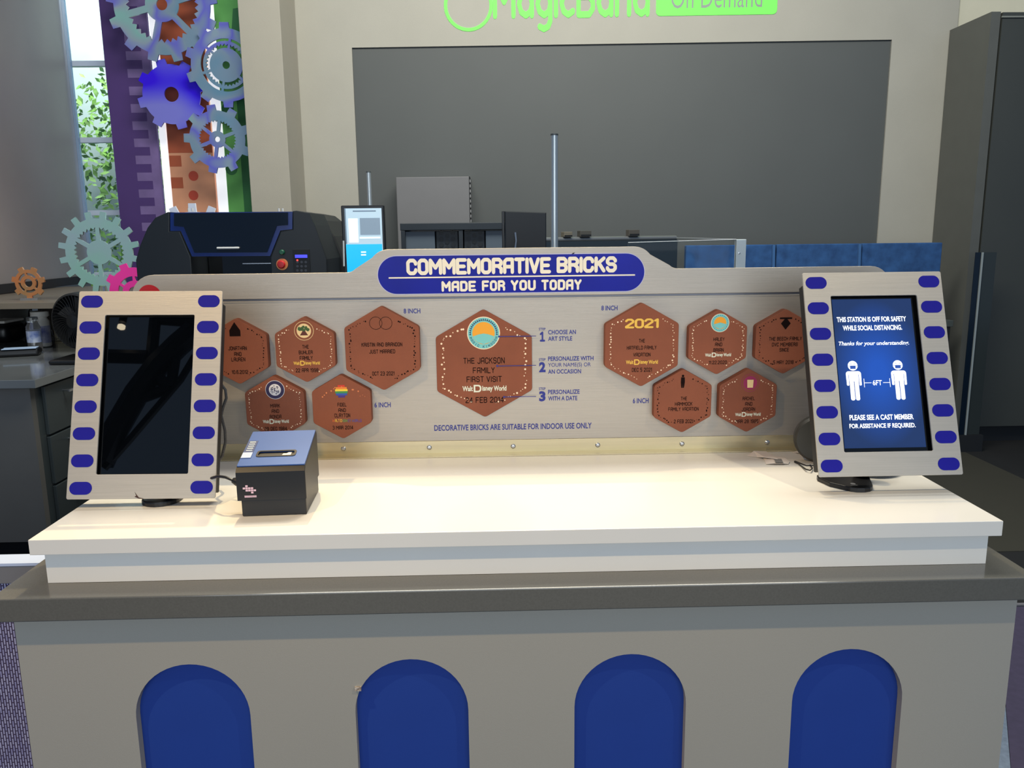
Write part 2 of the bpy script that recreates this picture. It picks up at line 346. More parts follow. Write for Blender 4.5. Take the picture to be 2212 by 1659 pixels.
MB().box((-4.8, 7.1, 0), (-2.0, 7.2, 4.5)).build('garden_wall', mat('garden_white', S(190, 205, 200), 0.7)); tag(bpy.data.objects['garden_wall'], 'pale garden wall outside behind the shrub seen through window', 'wall')
BY = 4.92
def ban(pxs, pyt=-60, pyb=640):   # banner x range taken half way down
    return at(pxs[0], 235, BY).x, at(pxs[1], 235, BY).x
def banner(px0, px1, label, mt, zb=1.2):
    x0, x1 = at(px0, 235, BY).x, at(px1, 235, BY).x
    r = root('wall_banner', ((x0+x1)/2, BY, zb), label, 'banner', 'tall coloured banners in the alcove')
    b = MB(); b.box((x0, BY, zb), (x1, BY+0.03, 4.3)); b.build('banner_sheet', mt, r)
    return r, x0, x1
FB = frame((0, BY, 0))
PURP = mat('banner_purple', S(74, 50, 112), 0.55, noise=0.12, nscale=2); PURL = mat('banner_mauve', S(118, 98, 150), 0.55, noise=0.15, nscale=8)
r, x0, x1 = banner(236, 334, 'dark purple banner printed with a mauve ladder pattern', PURP)
b = MB(); xl = at(283, 235, BY).x; xr = at(316, 235, BY).x
b.poly([(xr, 1.2), (x1, 1.2), (x1, 4.3), (xr, 4.3)], 0.001, FB)
z = 1.35
while z < 4.2:
    b.poly([(xl, z), (xr, z), (xr, z+0.062), (xl, z+0.062)], 0.001, FB); z += 0.124
b.build('ladder_pattern', PURL, r)
ORA = mat('banner_orange', S(225, 158, 122), 0.55, noise=0.05); RUST = mat('banner_rust', S(176, 86, 54), 0.55, noise=0.06); RED = mat('banner_red_dot', S(196, 74, 52), 0.55)
r, x0, x1 = banner(356, 452, 'orange banner with rust red upper part and red dots', ORA)
za = at(400, 330, BY).z; b = MB(); b.box((x0, BY-0.002, za), (x1, BY, 4.3)); b.build('rust_field', RUST, r)
for py in (380, 422, 464): q = at(418, py, BY); MB().disc(q.x, q.z, 0.037, 0.001, FB, 20).build('red_dot', RED, r)
for k in range(2):
    zz = za-0.02-k*0.16; MB().poly([(x0, zz-0.08), (x0+0.09, zz-0.08), (x0+0.09, zz), (x0, zz)], 0.0015, FB).build('notch', RUST, r)
GRN = mat('banner_green', S(92, 170, 84), 0.55, col2=S(120, 200, 104), nscale=3); GRD = mat('banner_green_dark', S(44, 116, 62), 0.55, noise=0.05)
r, x0, x1 = banner(478, 560, 'green banner with darker green circles and bars beside the column', GRN)
b = MB()
for (px, py, rr) in ((492, 235, 0.045), (500, 365, 0.045)): q = at(px, py, BY); b.disc(q.x, q.z, rr, 0.001, FB, 20)
q = at(520, 50, BY); b.poly([(q.x-0.07, q.z-0.05), (q.x+0.02, q.z-0.11), (q.x+0.1, q.z-0.02), (q.x+0.08, q.z+0.12), (q.x-0.05, q.z+0.1)], 0.001, FB)
q = at(520, 300, BY); b.poly([(q.x-0.01, 1.2), (x1, 1.2), (x1, q.z+0.3), (q.x-0.01, q.z+0.3)], 0.001, FB)
b.build('circle_pattern', GRD, r)
LIT = mat('daylight_strip', S(235, 236, 240), 0.4, emit=0.75)  # emission stands in for window daylight showing between the banners
for px0, px1, lb in ((337, 353, 'bright white daylight strip between purple and orange banners'), (454, 477, 'bright white daylight strip between orange and green banners')):
    x0, x1 = at(px0, 235, BY).x, at(px1, 235, BY).x
    b = MB(); b.box((x0, BY+0.01, 1.2), (x1, BY+0.05, 4.3), None, 0.006); tag(b.build('daylight_gap', LIT), lb, 'light', 'white strips between the banners')

# reflective film gears
HOLO = bpy.data.materials.new('holographic_film'); HOLO.use_nodes = True; nt = HOLO.node_tree; bs = nt.nodes['Principled BSDF']
bs.inputs['Metallic'].default_value = 0.55; bs.inputs['Roughness'].default_value = 0.28
tc = nt.nodes.new('ShaderNodeTexCoord'); nz = nt.nodes.new('ShaderNodeTexNoise'); nz.inputs['Scale'].default_value = 3.0; nz.inputs['Detail'].default_value = 1; nz.inputs['Distortion'].default_value = 0.7
oi = nt.nodes.new('ShaderNodeObjectInfo'); ad = nt.nodes.new('ShaderNodeVectorMath'); nt.links.new(tc.outputs['Object'], ad.inputs[0]); nt.links.new(oi.outputs['Random'], ad.inputs[1])
nt.links.new(ad.outputs[0], nz.inputs['Vector']); rp = nt.nodes.new('ShaderNodeValToRGB'); nt.links.new(nz.outputs[0], rp.inputs[0]); nt.links.new(rp.outputs[0], bs.inputs['Base Color'])
e = rp.color_ramp.elements; e[0].position = 0.25; e[0].color = S(120, 165, 190)+(1,); e[1].position = 0.8; e[1].color = S(205, 180, 215)+(1,)
for ps, cc in ((0.42, S(150, 172, 190)), (0.52, S(125, 125, 225)), (0.6, S(165, 185, 200)), (0.7, S(150, 205, 200))):
    x = e.new(ps); x.color = cc+(1,)
def gear_loop(cx, cz, ro, rr, n, ph=0.0, duty=0.46, cut=0.12):
    P = []; st = 2*PI/n
    for k in range(n):
        a = ph+k*st; h = st*duty/2
        for j in range(3):
            t = a-st/2+(st/2-h)*j/2 if j < 2 else a-h
            P.append((cx+rr*math.cos(t), cz+rr*math.sin(t)))
        P += [(cx+ro*math.cos(a-h*(1-cut*2)), cz+ro*math.sin(a-h*(1-cut*2))), (cx+ro*math.cos(a+h*(1-cut*2)), cz+ro*math.sin(a+h*(1-cut*2)))]
        P.append((cx+rr*math.cos(a+h), cz+rr*math.sin(a+h)))
    return P
def sector(cx, cz, r0, r1, a0, a1, pad, teeth=0, n=10):
    P = []
    for k in range(n+1):
        a = a0+pad/r1+(a1-a0-2*pad/r1)*k/n; rr = r1*(0.9 if (teeth and k % 2) else 1.0)
        P.append((cx+rr*math.cos(a), cz+rr*math.sin(a)))
    for k in range(n+1):
        a = a1-pad/r0-(a1-a0-2*pad/r0)*k/n; P.append((cx+r0*math.cos(a), cz+r0*math.sin(a)))
    return P
def gear(px, py, Y, R, n, holes, label, mt=HOLO, ph=0.0, rroot=0.86, group='gears hanging in front of the banners', stand=None):
    q = at(px, py, Y); loops = [gear_loop(q.x, q.z, R, R*rroot, n, ph)]
    for h in holes:
        if h[0] == 'c': loops.append(circ(q.x, q.z, R*h[1], 28))
        elif h[0] == 's':     # spoked: count, inner radius, outer radius, spoke half width, teeth
            for k in range(h[1]): loops.append(sector(q.x, q.z, R*h[2], R*h[3], h[5]+2*PI*k/h[1], h[5]+2*PI*(k+1)/h[1], R*h[4], h[6]))
    r = root('film_gear', (q.x, Y, q.z-R), label, 'gear', group)
    shape(loops, -0.006, 0.006, frame((0, Y, 0)), 'gear_wheel', mt, r)
    b = MB(); FF = frame((q.x, Y, q.z))
    if stand: b.box((q.x-0.05, Y-0.02, stand), (q.x+0.05, Y+0.02, stand+0.012)); b.box((q.x-0.006, Y+0.006, stand), (q.x+0.006, Y+0.014, q.z-R*0.85)); nm = 'stand'
    else: b.tube([(q.x, Y+0.006, q.z+R*0.55), (q.x, BY-0.002, q.z+R*0.55)], 0.008, 8); nm = 'wall_standoff'
    b.build(nm, STEEL, r)
    return r
GY = 4.72; U = 6.15/1736
gear(350, 10, GY, 110*U, 13, [('s', 6, 0.30, 0.66, 0.06, 0.25, 1), ('c', 0.1)], 'largest pale silver gear cut off by top of frame', ph=0.1, rroot=0.87)
gear(489, 141, GY-0.035, 82*U, 10, [('s', 6, 0.56, 0.62, 0.03, 0.3, 0), ('s', 6, 0.40, 0.5, 0.03, 0.3, 1), ('c', 0.09)], 'lilac silver gear with double ring slots beside the column', ph=0.3, rroot=0.86)
VIO = bpy.data.materials.new('violet_film'); VIO.use_nodes = True
vb = VIO.node_tree.nodes['Principled BSDF']; vb.inputs['Metallic'].default_value = 0.4; vb.inputs['Roughness'].default_value = 0.25
vt = VIO.node_tree.nodes.new('ShaderNodeTexCoord'); vn = VIO.node_tree.nodes.new('ShaderNodeTexNoise'); vn.inputs['Scale'].default_value = 2.2; vn.inputs['Detail'].default_value = 0.5
vr = VIO.node_tree.nodes.new('ShaderNodeValToRGB'); VIO.node_tree.links.new(vt.outputs['Object'], vn.inputs['Vector']); VIO.node_tree.links.new(vn.outputs[0], vr.inputs[0]); VIO.node_tree.links.new(vr.outputs[0], vb.inputs['Base Color'])
vr.color_ramp.elements[0].position = 0.42; vr.color_ramp.elements[0].color = S(60, 20, 255)+(1,); vr.color_ramp.elements[1].position = 0.6; vr.color_ramp.elements[1].color = S(140, 140, 235)+(1,)
gear(371, 204, GY+0.035, 70*U, 8, [('c', 0.21)], 'vivid violet blue gear with plain round centre hole', VIO, ph=0.25, rroot=0.84)
gear(470, 301, GY-0.07, 68*U, 9, [('s', 6, 0.24, 0.56, 0.05, 0.35, 1), ('c', 0.08)], 'small pale gear with six spokes below the violet gear', ph=0.3, rroot=0.83)

# ------------------------------------------------------------------ left desk with drawers
DG = mat('desk_grey', S(112, 110, 106), 0.5, noise=0.03); DTOP = mat('desk_top_grey', S(112, 116, 118), 0.12, noise=0.03, coat=0.3)
DRW = mat('drawer_dark', S(66, 74, 76), 0.4, noise=0.04)
t = root('corner_desk', (-2.9, 3.0, 0), 'grey corner desk with drawers and glossy top behind left tablet', 'desk')
b = MB(); b.box((-3.19, 2.29, 0.865), (-2.148, 4.35, 0.905), None, 0.002); b.build('desk_top', DTOP, t)
b = MB(); b.box((-3.18, 2.33, 0.10), (-2.20, 2.37, 0.864)); b.build('front_panel', DG, t)
b = MB(); b.box((-3.18, 2.44, 0.0), (-2.27, 3.95, 0.10)); b.build('toe_kick', BLKM, t)
b = MB(); b.box((-3.18, 2.371, 0.10), (-2.20, 4.3, 0.864)); b.build('carcass', DRW, t)
for k in range(3):
    z0 = 0.115+k*0.248
    d = MB().box((-2.199, 2.42, z0), (-2.180, 3.05, z0+0.238), None, 0.003).build('drawer', DRW, t)
    h = MB(); h.tube([(-2.18, 2.58, z0+0.19), (-2.145, 2.58, z0+0.19)], 0.005, 8); h.tube([(-2.18, 2.90, z0+0.19), (-2.145, 2.90, z0+0.19)], 0.005, 8)
    h.box((-2.149, 2.56, z0+0.183), (-2.137, 2.92, z0+0.197), None, 0.002); h.build('drawer_handle', STEEL, d)
# raised ledge behind the desk
LEDGE = mat('ledge_taupe', S(112, 104, 92), 0.35, noise=0.04)
t = root('raised_ledge', (-2.9, 3.5, 0.905), 'taupe raised ledge with dark underside behind the corner desk', 'shelf')
b = MB(); b.box((-3.165, 3.1, 1.165), (-2.05, 4.6, 1.20), None, 0.002); b.build('ledge_top', LEDGE, t)
b = MB(); b.box((-3.16, 4.2, 0.906), (-2.1, 4.24, 1.164)); b.build('back_board', mat('taupe_dark', S(74, 66, 56), 0.6), t)
MB().box((-2.09, 3.12, 0.906), (-2.07, 4.3, 1.164)).build('side_board', DG, t)
# gears standing on the ledge
CLR = mat('pearl_film', S(165, 185, 195), 0.25, 0.45, col2=S(150, 200, 180), nscale=4)
PV = 4.7/1736
gear(215, 545, 3.25, 84*PV, 16, [('s', 6, 0.30, 0.62, 0.05, 0.5, 1)], 'large pearly green gear standing on the ledge with six spokes', CLR, ph=0.2, rroot=0.83, group='gears standing on the ledge', stand=1.20)
gear(292, 632, 3.04, 60*PV, 9, [('s', 6, 0.40, 0.55, 0.04, 0.5, 0), ('c', 0.2)], 'bright pink gear half hidden behind the left tablet', mat('pink_film', S(240, 60, 160), 0.3, 0.2), ph=0.5, rroot=0.84, group='gears standing on the ledge', stand=0.9065)
gear(62, 611, 3.3, 35*PV, 7, [('s', 5, 0.45, 0.6, 0.05, 0.5, 0), ('c', 0.25)], 'small orange brown gear at far left of the ledge', mat('orange_film', S(205, 120, 70), 0.3, 0.35, col2=S(160, 130, 90), nscale=12), ph=0.2, rroot=0.8, group='gears standing on the ledge', stand=1.20)

# small things on the desk
def fan(px, py):
    c = at(px, py, 2.85); t = root('desk_fan', (c.x, c.y, 0.905), 'black round desk fan half hidden behind left tablet', 'fan')
    F = Matrix.Translation((c.x, c.y-0.0, c.z)) @ Matrix.Rotation(math.radians(90), 4, 'X') @ Matrix.Rotation(math.radians(-15), 4, 'Y')
    R = 0.146
    MB().lathe([(R, -0.045), (R*1.03, 0), (R, 0.045), (R*0.93, 0.05), (R*0.93, -0.045)], F, 40).build('rim', BLKM, t, smooth=True)
    g = MB()
    for k in range(40):
        a = 2*PI*k/40; g.tube([F@Vector((r*math.cos(a+0.5*r/R), r*math.sin(a+0.5*r/R), 0.05+0.012*(1-(r/R)**2))) for r in (0.03, 0.075, 0.11, R*0.95)], 0.0016, 4)
    g.build('front_grille', BLK, t)
    MB().lathe([(0, 0.07), (0.035, 0.065), (0.036, 0.05), (0, 0.05)], F, 24).build('hub', BLK, t)
    for k in range(5):
        bl = MB(); a = 2*PI*k/5
        P = [F@Vector((r*math.cos(a+w), r*math.sin(a+w), zz)) for r, w, zz in ((0.03, -0.2, 0.0), (0.12, -0.15, -0.01), (0.125, 0.35, 0.03), (0.03, 0.5, 0.03))]
        bl.bm.faces.new([bl.bm.verts.new(p) for p in P]); bl.build('blade', BLKM, t)
    MB().lathe([(R*0.93, -0.05), (0.06, -0.09), (0, -0.09)], F, 32).build('rear_housing', BLKM, t, smooth=True)
    zb = c.z-R
    MB().tube([(c.x, c.y+0.01, 0.93), (c.x, c.y+0.01, zb+0.01)], [0.03, 0.022], 14).build('neck', BLKM, t, smooth=True)
    MB().box((c.x-0.13, c.y-0.13, 0.906), (c.x+0.13, c.y+0.12, 0.931), None, 0.012, 3).build('base', BLK, t)
fan(176, 692)
def bottle(x, y, r, h, label, body, cap, capr, wrap=None, wz=(0.2, 0.7), name='bottle'):
    t = root(name, (x, y, 0.905), label, 'bottle'); F = Matrix.Translation((x, y, 0.9055))
    MB().lathe([(r*0.8, 0), (r, 0.006), (r, h*0.72), (r*0.75, h*0.82), (capr*0.9, h*0.85), (capr*0.9, h*0.9)], F, 24).build('body', body, t, smooth=True)
    MB().lathe([(capr, h*0.86), (capr, h*0.99), (capr*0.92, h), (0, h)], F, 24).build('cap', cap, t, smooth=True)
    if wrap: MB().lathe([(r*1.01, h*wz[0]), (r*1.01, h*wz[1])], F, 24).build('wrap_label', wrap, t)
WHP = mat('white_plastic', S(235, 232, 224), 0.4)
CLEAR = mat('clear_plastic', (0.95, 0.97, 0.98), 0.05, trans=0.95)
q = atz(78, 762, 0.905); bottle(q.x, q.y, 0.038, 0.205, 'slim clear plastic bottle standing in front of white jar', CLEAR, CLEAR, 0.030, mat('wrap_blue', S(190, 200, 215), 0.5, col2=S(60, 90, 160), nscale=22), (0.3, 0.62))
q = atz(90, 750, 0.905); bottle(q.x, q.y+0.02, 0.048, 0.215, 'white wide capped jar with blue and pink label on desk', WHP, WHP, 0.05, mat('wrap_mixed', S(235, 235, 240), 0.5, col2=S(50, 70, 160), nscale=14), (0.12, 0.6), name='jar')
# beige charger box
q = atz(112, 735, 0.905)
t = root('charger_box', (q.x+0.02, q.y+0.12, 0.905), 'cream sided plastic box with sloped top beside the fan', 'box')
Fc = frame((q.x-0.02, q.y+0.10, 0.9055), (0.8, 0.6, 0))
MB().prism([(0, 0), (0.15, 0), (0.17, 0.02), (0.17, 0.13), (0.13, 0.17), (0.05, 0.15), (0, 0.1)], -0.08, 0.0, Fc, 0.004).build('housing', mat('cream_plastic', S(214, 203, 170), 0.5), t)
# card terminal and white printer at far left
q = atz(18, 770, 0.905)
t = root('card_terminal', (q.x, q.y, 0.905), 'black handset with pale stripes at far left of desk', 'terminal')
Fq = Matrix.Translation((q.x, q.y, 0.906)) @ Matrix.Rotation(math.radians(18), 4, 'Z')
MB().box((-0.16, -0.05, 0), (0.16, 0.06, 0.04), Fq, 0.014, 3).build('body', BLK, t)
MB().box((-0.02, -0.052, 0.0415), (0.15, -0.02, 0.046), Fq, 0.002).build('stripe', mat('pale_stripe', S(170, 195, 225), 0.3), t)
MB().box((-0.02, 0.0, 0.0415), (0.15, 0.025, 0.046), Fq, 0.002).build('stripe', _mats['pale_stripe'], t)
q = atz(14, 738, 0.905)
t = root('desk_scanner', (q.x-0.1, q.y+0.12, 0.905), 'rounded black device with white lid cropped by left frame edge', 'scanner')
Fq = Matrix.Translation((q.x-0.1, q.y+0.03, 0.906))
MB().box((-0.06, -0.13, 0), (0.17, 0.11, 0.12), Fq, 0.045, 4).build('body', BLK, t, smooth=True)
MB().box((-0.05, -0.11, 0.121), (0.15, 0.11, 0.138), Fq, 0.008, 2).build('lid', WHP, t)
q = atz(150, 738, 0.905); tag(MB().lathe([(0.08, 0), (0.08, 0.006), (0, 0.007)], Matrix.Translation((q.x, q.y, 0.9055)), 32).build('round_mat', mat('cream_mat', S(190, 180, 150), 0.4)), 'thin cream round mat lying on desk beside the fan base', 'mat')
# loose cables behind
rnd = random.Random(3)
for i, lb in enumerate(('black cable looping above the white lidded device', 'black cable arching down to desk behind spray bottle', 'black cable tangled at far left under the ledge')):
    P = []; xa = -3.17+0.02*i
    for k in range(30):
        s = k/29; P.append((xa+0.18*s+0.02*math.sin(7*s+i), 4.02-0.04*i+0.008*math.cos(9*s+i), 0.93+(0.20-0.05*i)*math.sin(PI*min(1, s*0.95+0.05*i))+0.01*math.sin(20*s)))
    P[-1] = (P[-1][0], P[-1][1], 0.912)
    tag(MB().tube(P, 0.005, 6).build('loose_cable', BLK, smooth=True), lb, 'cable', 'loose cables on the corner desk')

# half wall at the left edge: white cap, grey edge, woven panel
t = root('half_wall', (-1.9, 0.21, 0), 'half wall with white cap and woven dashed panel left of counter', 'partition')
MB().box((-2.9, 0.1815, 0.874), (-0.958, 0.232, 0.880)).build('cap', mat('cap_white', S(190, 205, 235), 0.4), t)
MB().box((-2.9, 0.183, 0.834), (-0.958, 0.231, 0.8735), None, 0.002).build('edge_board', mat('edge_grey', S(120, 120, 124), 0.5), t)
bt.inputs['Brick Width'].default_value = 0.017; bt.inputs['Row Height'].default_value = 0.0056; bt.inputs['Mortar Size'].default_value = 0.0014
bt.inputs['Color1'].default_value = S(176, 174, 205)+(1,); bt.inputs['Color2'].default_value = S(140, 138, 180)+(1,); bt.inputs['Mortar'].default_value = S(58, 46, 74)+(1,)
_tn = Mf.node_tree; _sx = _tn.nodes.new('ShaderNodeSeparateXYZ'); _cx = _tn.nodes.new('ShaderNodeCombineXYZ'); _tn.links.new(tc_c.outputs['Object'], _sx.inputs[0])
_tn.links.new(_sx.outputs['Z'], _cx.inputs['X']); _tn.links.new(_sx.outputs['X'], _cx.inputs['Y']); _tn.links.new(_cx.outputs[0], bt.inputs[0])
MB().box((-2.9, 0.195, 0.0), (-0.962, 0.225, 0.8335)).build('woven_panel', Mf, t)

# ------------------------------------------------------------------ back area: table, engraver, monitors, poles
TBL = mat('table_dark', S(40, 43, 48), 0.4)
t = root('work_table', (-0.7, 2.35, 0), 'dark work table hidden behind the aluminium sign under the engraver', 'table')
MB().box((-1.55, 1.78, 0.96), (0.45, 2.80, 1.0), None, 0.003).build('table_top', TBL, t)
for x in (-1.5, 0.36):
    for y in (1.84, 2.70): MB().box((x, y, 0), (x+0.05, y+0.05, 0.9595)).build('leg', TBL, t)
EY = 2.0
FE = frame((0, EY, 0))
def epx(L, Y=EY): return [(at(x, y, Y).x, at(x, y, Y).z) for x, y in L]
t = root('engraving_machine', (-0.95, 2.3, 1.0), 'large black engraving machine with blue tinted hood on work table', 'machine')
zt = 1.0015
PB = mat('engraver_black', S(22, 27, 31), 0.42, noise=0.05); PBS = mat('engraver_side', S(30, 30, 31), 0.5)
out = epx([(293, 600), (293, 562), (302, 530), (318, 492), (335, 470), (362, 458), (640, 455), (668, 460), (676, 480), (706, 560), (706, 600)])
out[0] = (out[0][0], zt); out[-1] = (out[-1][0], zt)
xm0 = at(404, 560, EY).x; xm1 = at(588, 560, EY).x; zs = at(500, 556, EY).z
# housing: left cheek, right cheek, top shell, back body
lc = epx([(293, 562), (302, 530), (318, 492), (335, 470), (362, 458), (366, 458), (366, 500), (388, 500), (412, 556), (412, 600)])
MB().prism([(out[0][0], zt)]+lc[:-1]+[(lc[-1][0], zt)], -0.30, 0.0, FE, 0.004).build('left_cheek', PB, t)
rc = epx([(632, 456), (640, 455), (668, 460), (680, 486), (706, 560), (706, 600), (584, 600), (584, 556), (606, 500), (632, 496)])
MB().prism(rc[:5]+[(rc[5][0], zt), (rc[6][0], zt)]+rc[7:], -0.30, 0.0, FE, 0.004).build('right_cheek', PB, t)
bo = epx([(330, 600), (330, 500), (345, 470), (372, 460), (655, 457), (682, 462), (700, 476), (722, 510), (744, 562), (744, 600)], 2.3)
bo[0] = (bo[0][0], zt); bo[-1] = (bo[-1][0], zt)
MB().prism(bo, -0.45, 0.0, frame((0, 2.305, 0)), 0.01).build('rear_body', PBS, t)
blu = epx([(367, 459), (367, 499), (390, 499), (414, 554), (583, 553), (605, 498), (631, 495), (631, 457)])
glz = epx([(376, 461), (376, 488), (397, 490), (420, 546), (577, 545), (598, 488), (622, 486), (622, 459)])
HB = mat('hood_blue', S(10, 46, 120), 0.25); HG = mat('hood_glass', S(4, 18, 34), 0.08)
hd = shape([blu], -0.012, -0.004, FE, 'hood', HB, t)
shape([glz], -0.003, 0.001, FE, 'hood_window', HG, hd)
MB().box((at(470, 535, EY).x, at(470, 538, EY).z, 0.002), (at(518, 535, EY).x, at(518, 533, EY).z, 0.016), FE, 0.003).build('hood_handle', WHP, hd)
sl = epx([(414, 556), (583, 555), (583, 600), (414, 600)]); sl[2] = (sl[2][0], zt); sl[3] = (sl[3][0], zt)
MB().prism(sl, -0.25, -0.20, FE).build('feed_slot', GLASSB, t)
MB().box((at(495, 575, EY).x, at(495, 574, EY).z, -0.19), (at(582, 575, EY).x, at(582, 571, EY).z, -0.185), FE).build('slot_rail', STEEL, t)
q = at(610, 571, EY); FQ = Matrix.Translation((q.x, EY, q.z)) @ Matrix.Rotation(math.radians(90), 4, 'X')
es = MB().lathe([(0.024, 0.001), (0.024, 0.006), (0, 0.006)], FQ, 28).build('emergency_stop', mat('stop_amber', S(240, 150, 90), 0.5), t)
MB().lathe([(0.014, 0.006), (0.017, 0.02), (0.013, 0.027), (0, 0.028)], FQ, 24).build('stop_button', mat('stop_red', S(205, 30, 35), 0.35), es, smooth=True)
q = at(610, 545, EY); FQ = Matrix.Translation((q.x, EY, q.z)) @ Matrix.Rotation(math.radians(90), 4, 'X')
MB().lathe([(0.011, 0.001), (0.011, 0.012), (0.008, 0.016), (0, 0.016)], FQ, 18).build('green_button', mat('button_green', S(20, 90, 60), 0.3), t)
kp = MB().box((at(636, 600, EY).x, at(636, 590, EY).z, 0.0005), (at(672, 600, EY).x, at(672, 538, EY).z, 0.004), FE, 0.001).build('keypad_panel', BLKM, t)
MB().box((at(638, 555, EY).x, at(638, 557, EY).z, 0.0045), (at(664, 549, EY).x, at(664, 550, EY).z, 0.006), FE).build('status_display', mat('lcd_blue', S(70, 70, 250), 0.3, emit=1.0), kp)
kb = MB()
for i in range(3):
    for j in range(3):
        q = at(643+9*i, 566+9*j, EY); kb.disc(q.x, q.z, 0.0055, 0.0048, FE, 10)
kb.build('keys', mat('key_grey', S(62, 64, 72), 0.4), kp)
q = at(643, 562, EY); MB().disc(q.x, q.z, 0.004, 0.0055, FE, 8).build('red_indicator', mat('led_red', S(255, 60, 50), 0.3, emit=2), kp)
# little clips on top of the engraver
for px, lb in ((408, 'left pair of small white clips on top of engraver'), (604, 'right pair of small white clips on top of engraver')):
    q = at(px, 456, 2.02); b = MB()
    for dx in (-0.008, 0.008): b.tube([(q.x+dx, 2.04, q.z-0.001), (q.x+dx, 2.04, q.z+0.012)], 0.004, 8)
    tag(b.build('cable_clip', WHP), lb, 'clip', 'clips on top of the engraver')
# three white gear teeth above the engraver = top of a gear standing behind it
gear(424, 552, 2.78, 108*4.21/1736, 16, [('s', 6, 0.3, 0.62, 0.05, 0.5, 0)], 'white film gear whose teeth rise above the engraver', mat('white_film', S(225, 228, 240), 0.35, 0.2), ph=PI/2, rroot=0.84, group='gears behind the engraver', stand=1.0005)

# portrait monitor with a lit screen
MY = 1.95
def P3(px, py, Y=MY): return at(px, py, Y)
t = root('portrait_monitor', (at(782, 560, MY).x, MY+0.05, 1.0), 'narrow portrait monitor with bright blue window on screen', 'monitor')
A = at(736, 444, MY); B = at(829, 444, MY); Cb = at(742, 600, MY).z-0.06
FM = frame((0, MY, 0))
MB().box((A.x, Cb, -0.035), (B.x, A.z, 0.0), FM, 0.004).build('casing', BLK, t)
sx0, sx1, sz1 = at(744, 455, MY).x, at(824, 455, MY).x, at(780, 450, MY).z
scr = MB().box((sx0, Cb+0.02, 0.0005), (sx1, sz1, 0.0012), FM).build('screen', mat('screen_pale', S(190, 214, 226), 0.3, emit=0.55), t)
def scp(px, py): q = at(px, py, MY); return q.x, q.z
def quad(b, x0, y0, x1, y1, z, F=FM):
    a = scp(x0, y0); c = scp(x1, y1); b.poly([(max(a[0], sx0), c[1]), (min(c[0], sx1), c[1]), (min(c[0], sx1), a[1]), (max(a[0], sx0), a[1])], z, F)
b = MB(); quad(b, 740, 528, 830, 640, 0.0016); b.build('blue_window', mat('screen_cyan', S(8, 176, 226), 0.3, emit=0.85), scr)
b = MB(); quad(b, 777, 471, 822, 507, 0.0016); b.build('grey_window', mat('screen_grey', S(140, 160, 176), 0.3, emit=0.4), scr)
b = MB(); quad(b, 752, 472, 775, 524, 0.0016); quad(b, 780, 543, 791, 546, 0.002); quad(b, 780, 549, 791, 552, 0.002); quad(b, 777, 512, 822, 515, 0.0018); b.build('white_boxes', mat('screen_white', S(228, 244, 250), 0.3, emit=0.8), scr)
b = MB(); quad(b, 744, 450, 750, 527, 0.0014); quad(b, 762, 455, 812, 457, 0.0014); b.build('side_bar', mat('screen_slate', S(110, 132, 150), 0.3, emit=0.3), scr)
MB().tube([((A.x+B.x)/2, MY+0.06, 1.012), ((A.x+B.x)/2, MY+0.05, Cb+0.05)], 0.015, 10).build('stand', BLK, t)
MB().box(((A.x+B.x)/2-0.09, MY-0.02, 1.0005), ((A.x+B.x)/2+0.09, MY+0.14, 1.012), None, 0.003).build('stand_base', BLK, t)
MB().tube([at(742, 520, MY-0.01), at(743, 575, MY-0.01)], 0.0035, 8).build('stylus_holder', WHP, t)

# second monitor seen from behind
Y2 = 2.1
t = root('computer_monitor', (at(1132, 540, Y2).x, Y2+0.03, 1.0), 'black monitor turned away showing its plain back', 'monitor')
a = at(1087, 456, Y2); c = at(1180, 458, Y2); F2 = frame((0, Y2, 0))
MB().prism([(a.x+0.006, 1.28), (c.x, 1.28), (c.x, c.z-0.002), (a.x+0.006, a.z)], -0.03, 0.0, F2, 0.004).build('rear_case', mat('monitor_navy_black', S(14, 19, 26), 0.45), t)
MB().box((a.x-0.006, 1.28, -0.04), (a.x+0.005, a.z, -0.005), F2, 0.002).build('bezel', BLK, t)
sp = MB(); sp.tube([at(1113, 502, Y2-0.01), at(1115, 520, Y2-0.012), at(1112, 545, Y2-0.01)], [0.005, 0.004, 0.005], 8); sp.build('rear_latch', STEEL, t)
MB().box(((a.x+c.x)/2-0.02, Y2+0.031, 1.01), ((a.x+c.x)/2+0.02, Y2+0.05, 1.33)).build('stand', BLK, t)
MB().box(((a.x+c.x)/2-0.09, Y2-0.06, 1.0005), ((a.x+c.x)/2+0.09, Y2+0.1, 1.012), None, 0.003).build('stand_base', BLK, t)

# equipment rack
Y3 = 3.0
t = root('equipment_rack', (at(978, 540, Y3).x, Y3+0.2, 0), 'low black rack holding two grey towers with mesh vents', 'rack')
a = at(864, 483, Y3); c = at(1120, 483, Y3); zt2 = at(900, 482, Y3).z; zl = at(900, 498, Y3).z; F3 = frame((0, Y3, 0))
RK = mat('rack_black', S(30, 38, 46), 0.45); RG = mat('tower_grey', S(84, 96, 108), 0.5); RV = mat('vent_dark', S(48, 56, 64), 0.5)
MB().box((a.x, zl, -0.45), (c.x, zt2, 0), F3, 0.003).build('top_frame', RK, t)
MB().box((a.x+0.003, 0, -0.45), (a.x+0.025, zl-0.001, -0.001), F3).build('side_frame', RK, t)
MB().box((c.x-0.025, 0, -0.45), (c.x-0.003, zl-0.001, -0.001), F3).build('side_frame', RK, t)
x3 = lambda px: at(px, 520, Y3).x
MB().box((x3(991), 0, -0.3), (x3(1000), zl-0.001, -0.005), F3).build('divider', RK, t)
MB().box((a.x+0.026, 0.6, -0.4), (c.x-0.026, 0.62, -0.31), F3).build('lower_shelf', RK, t)
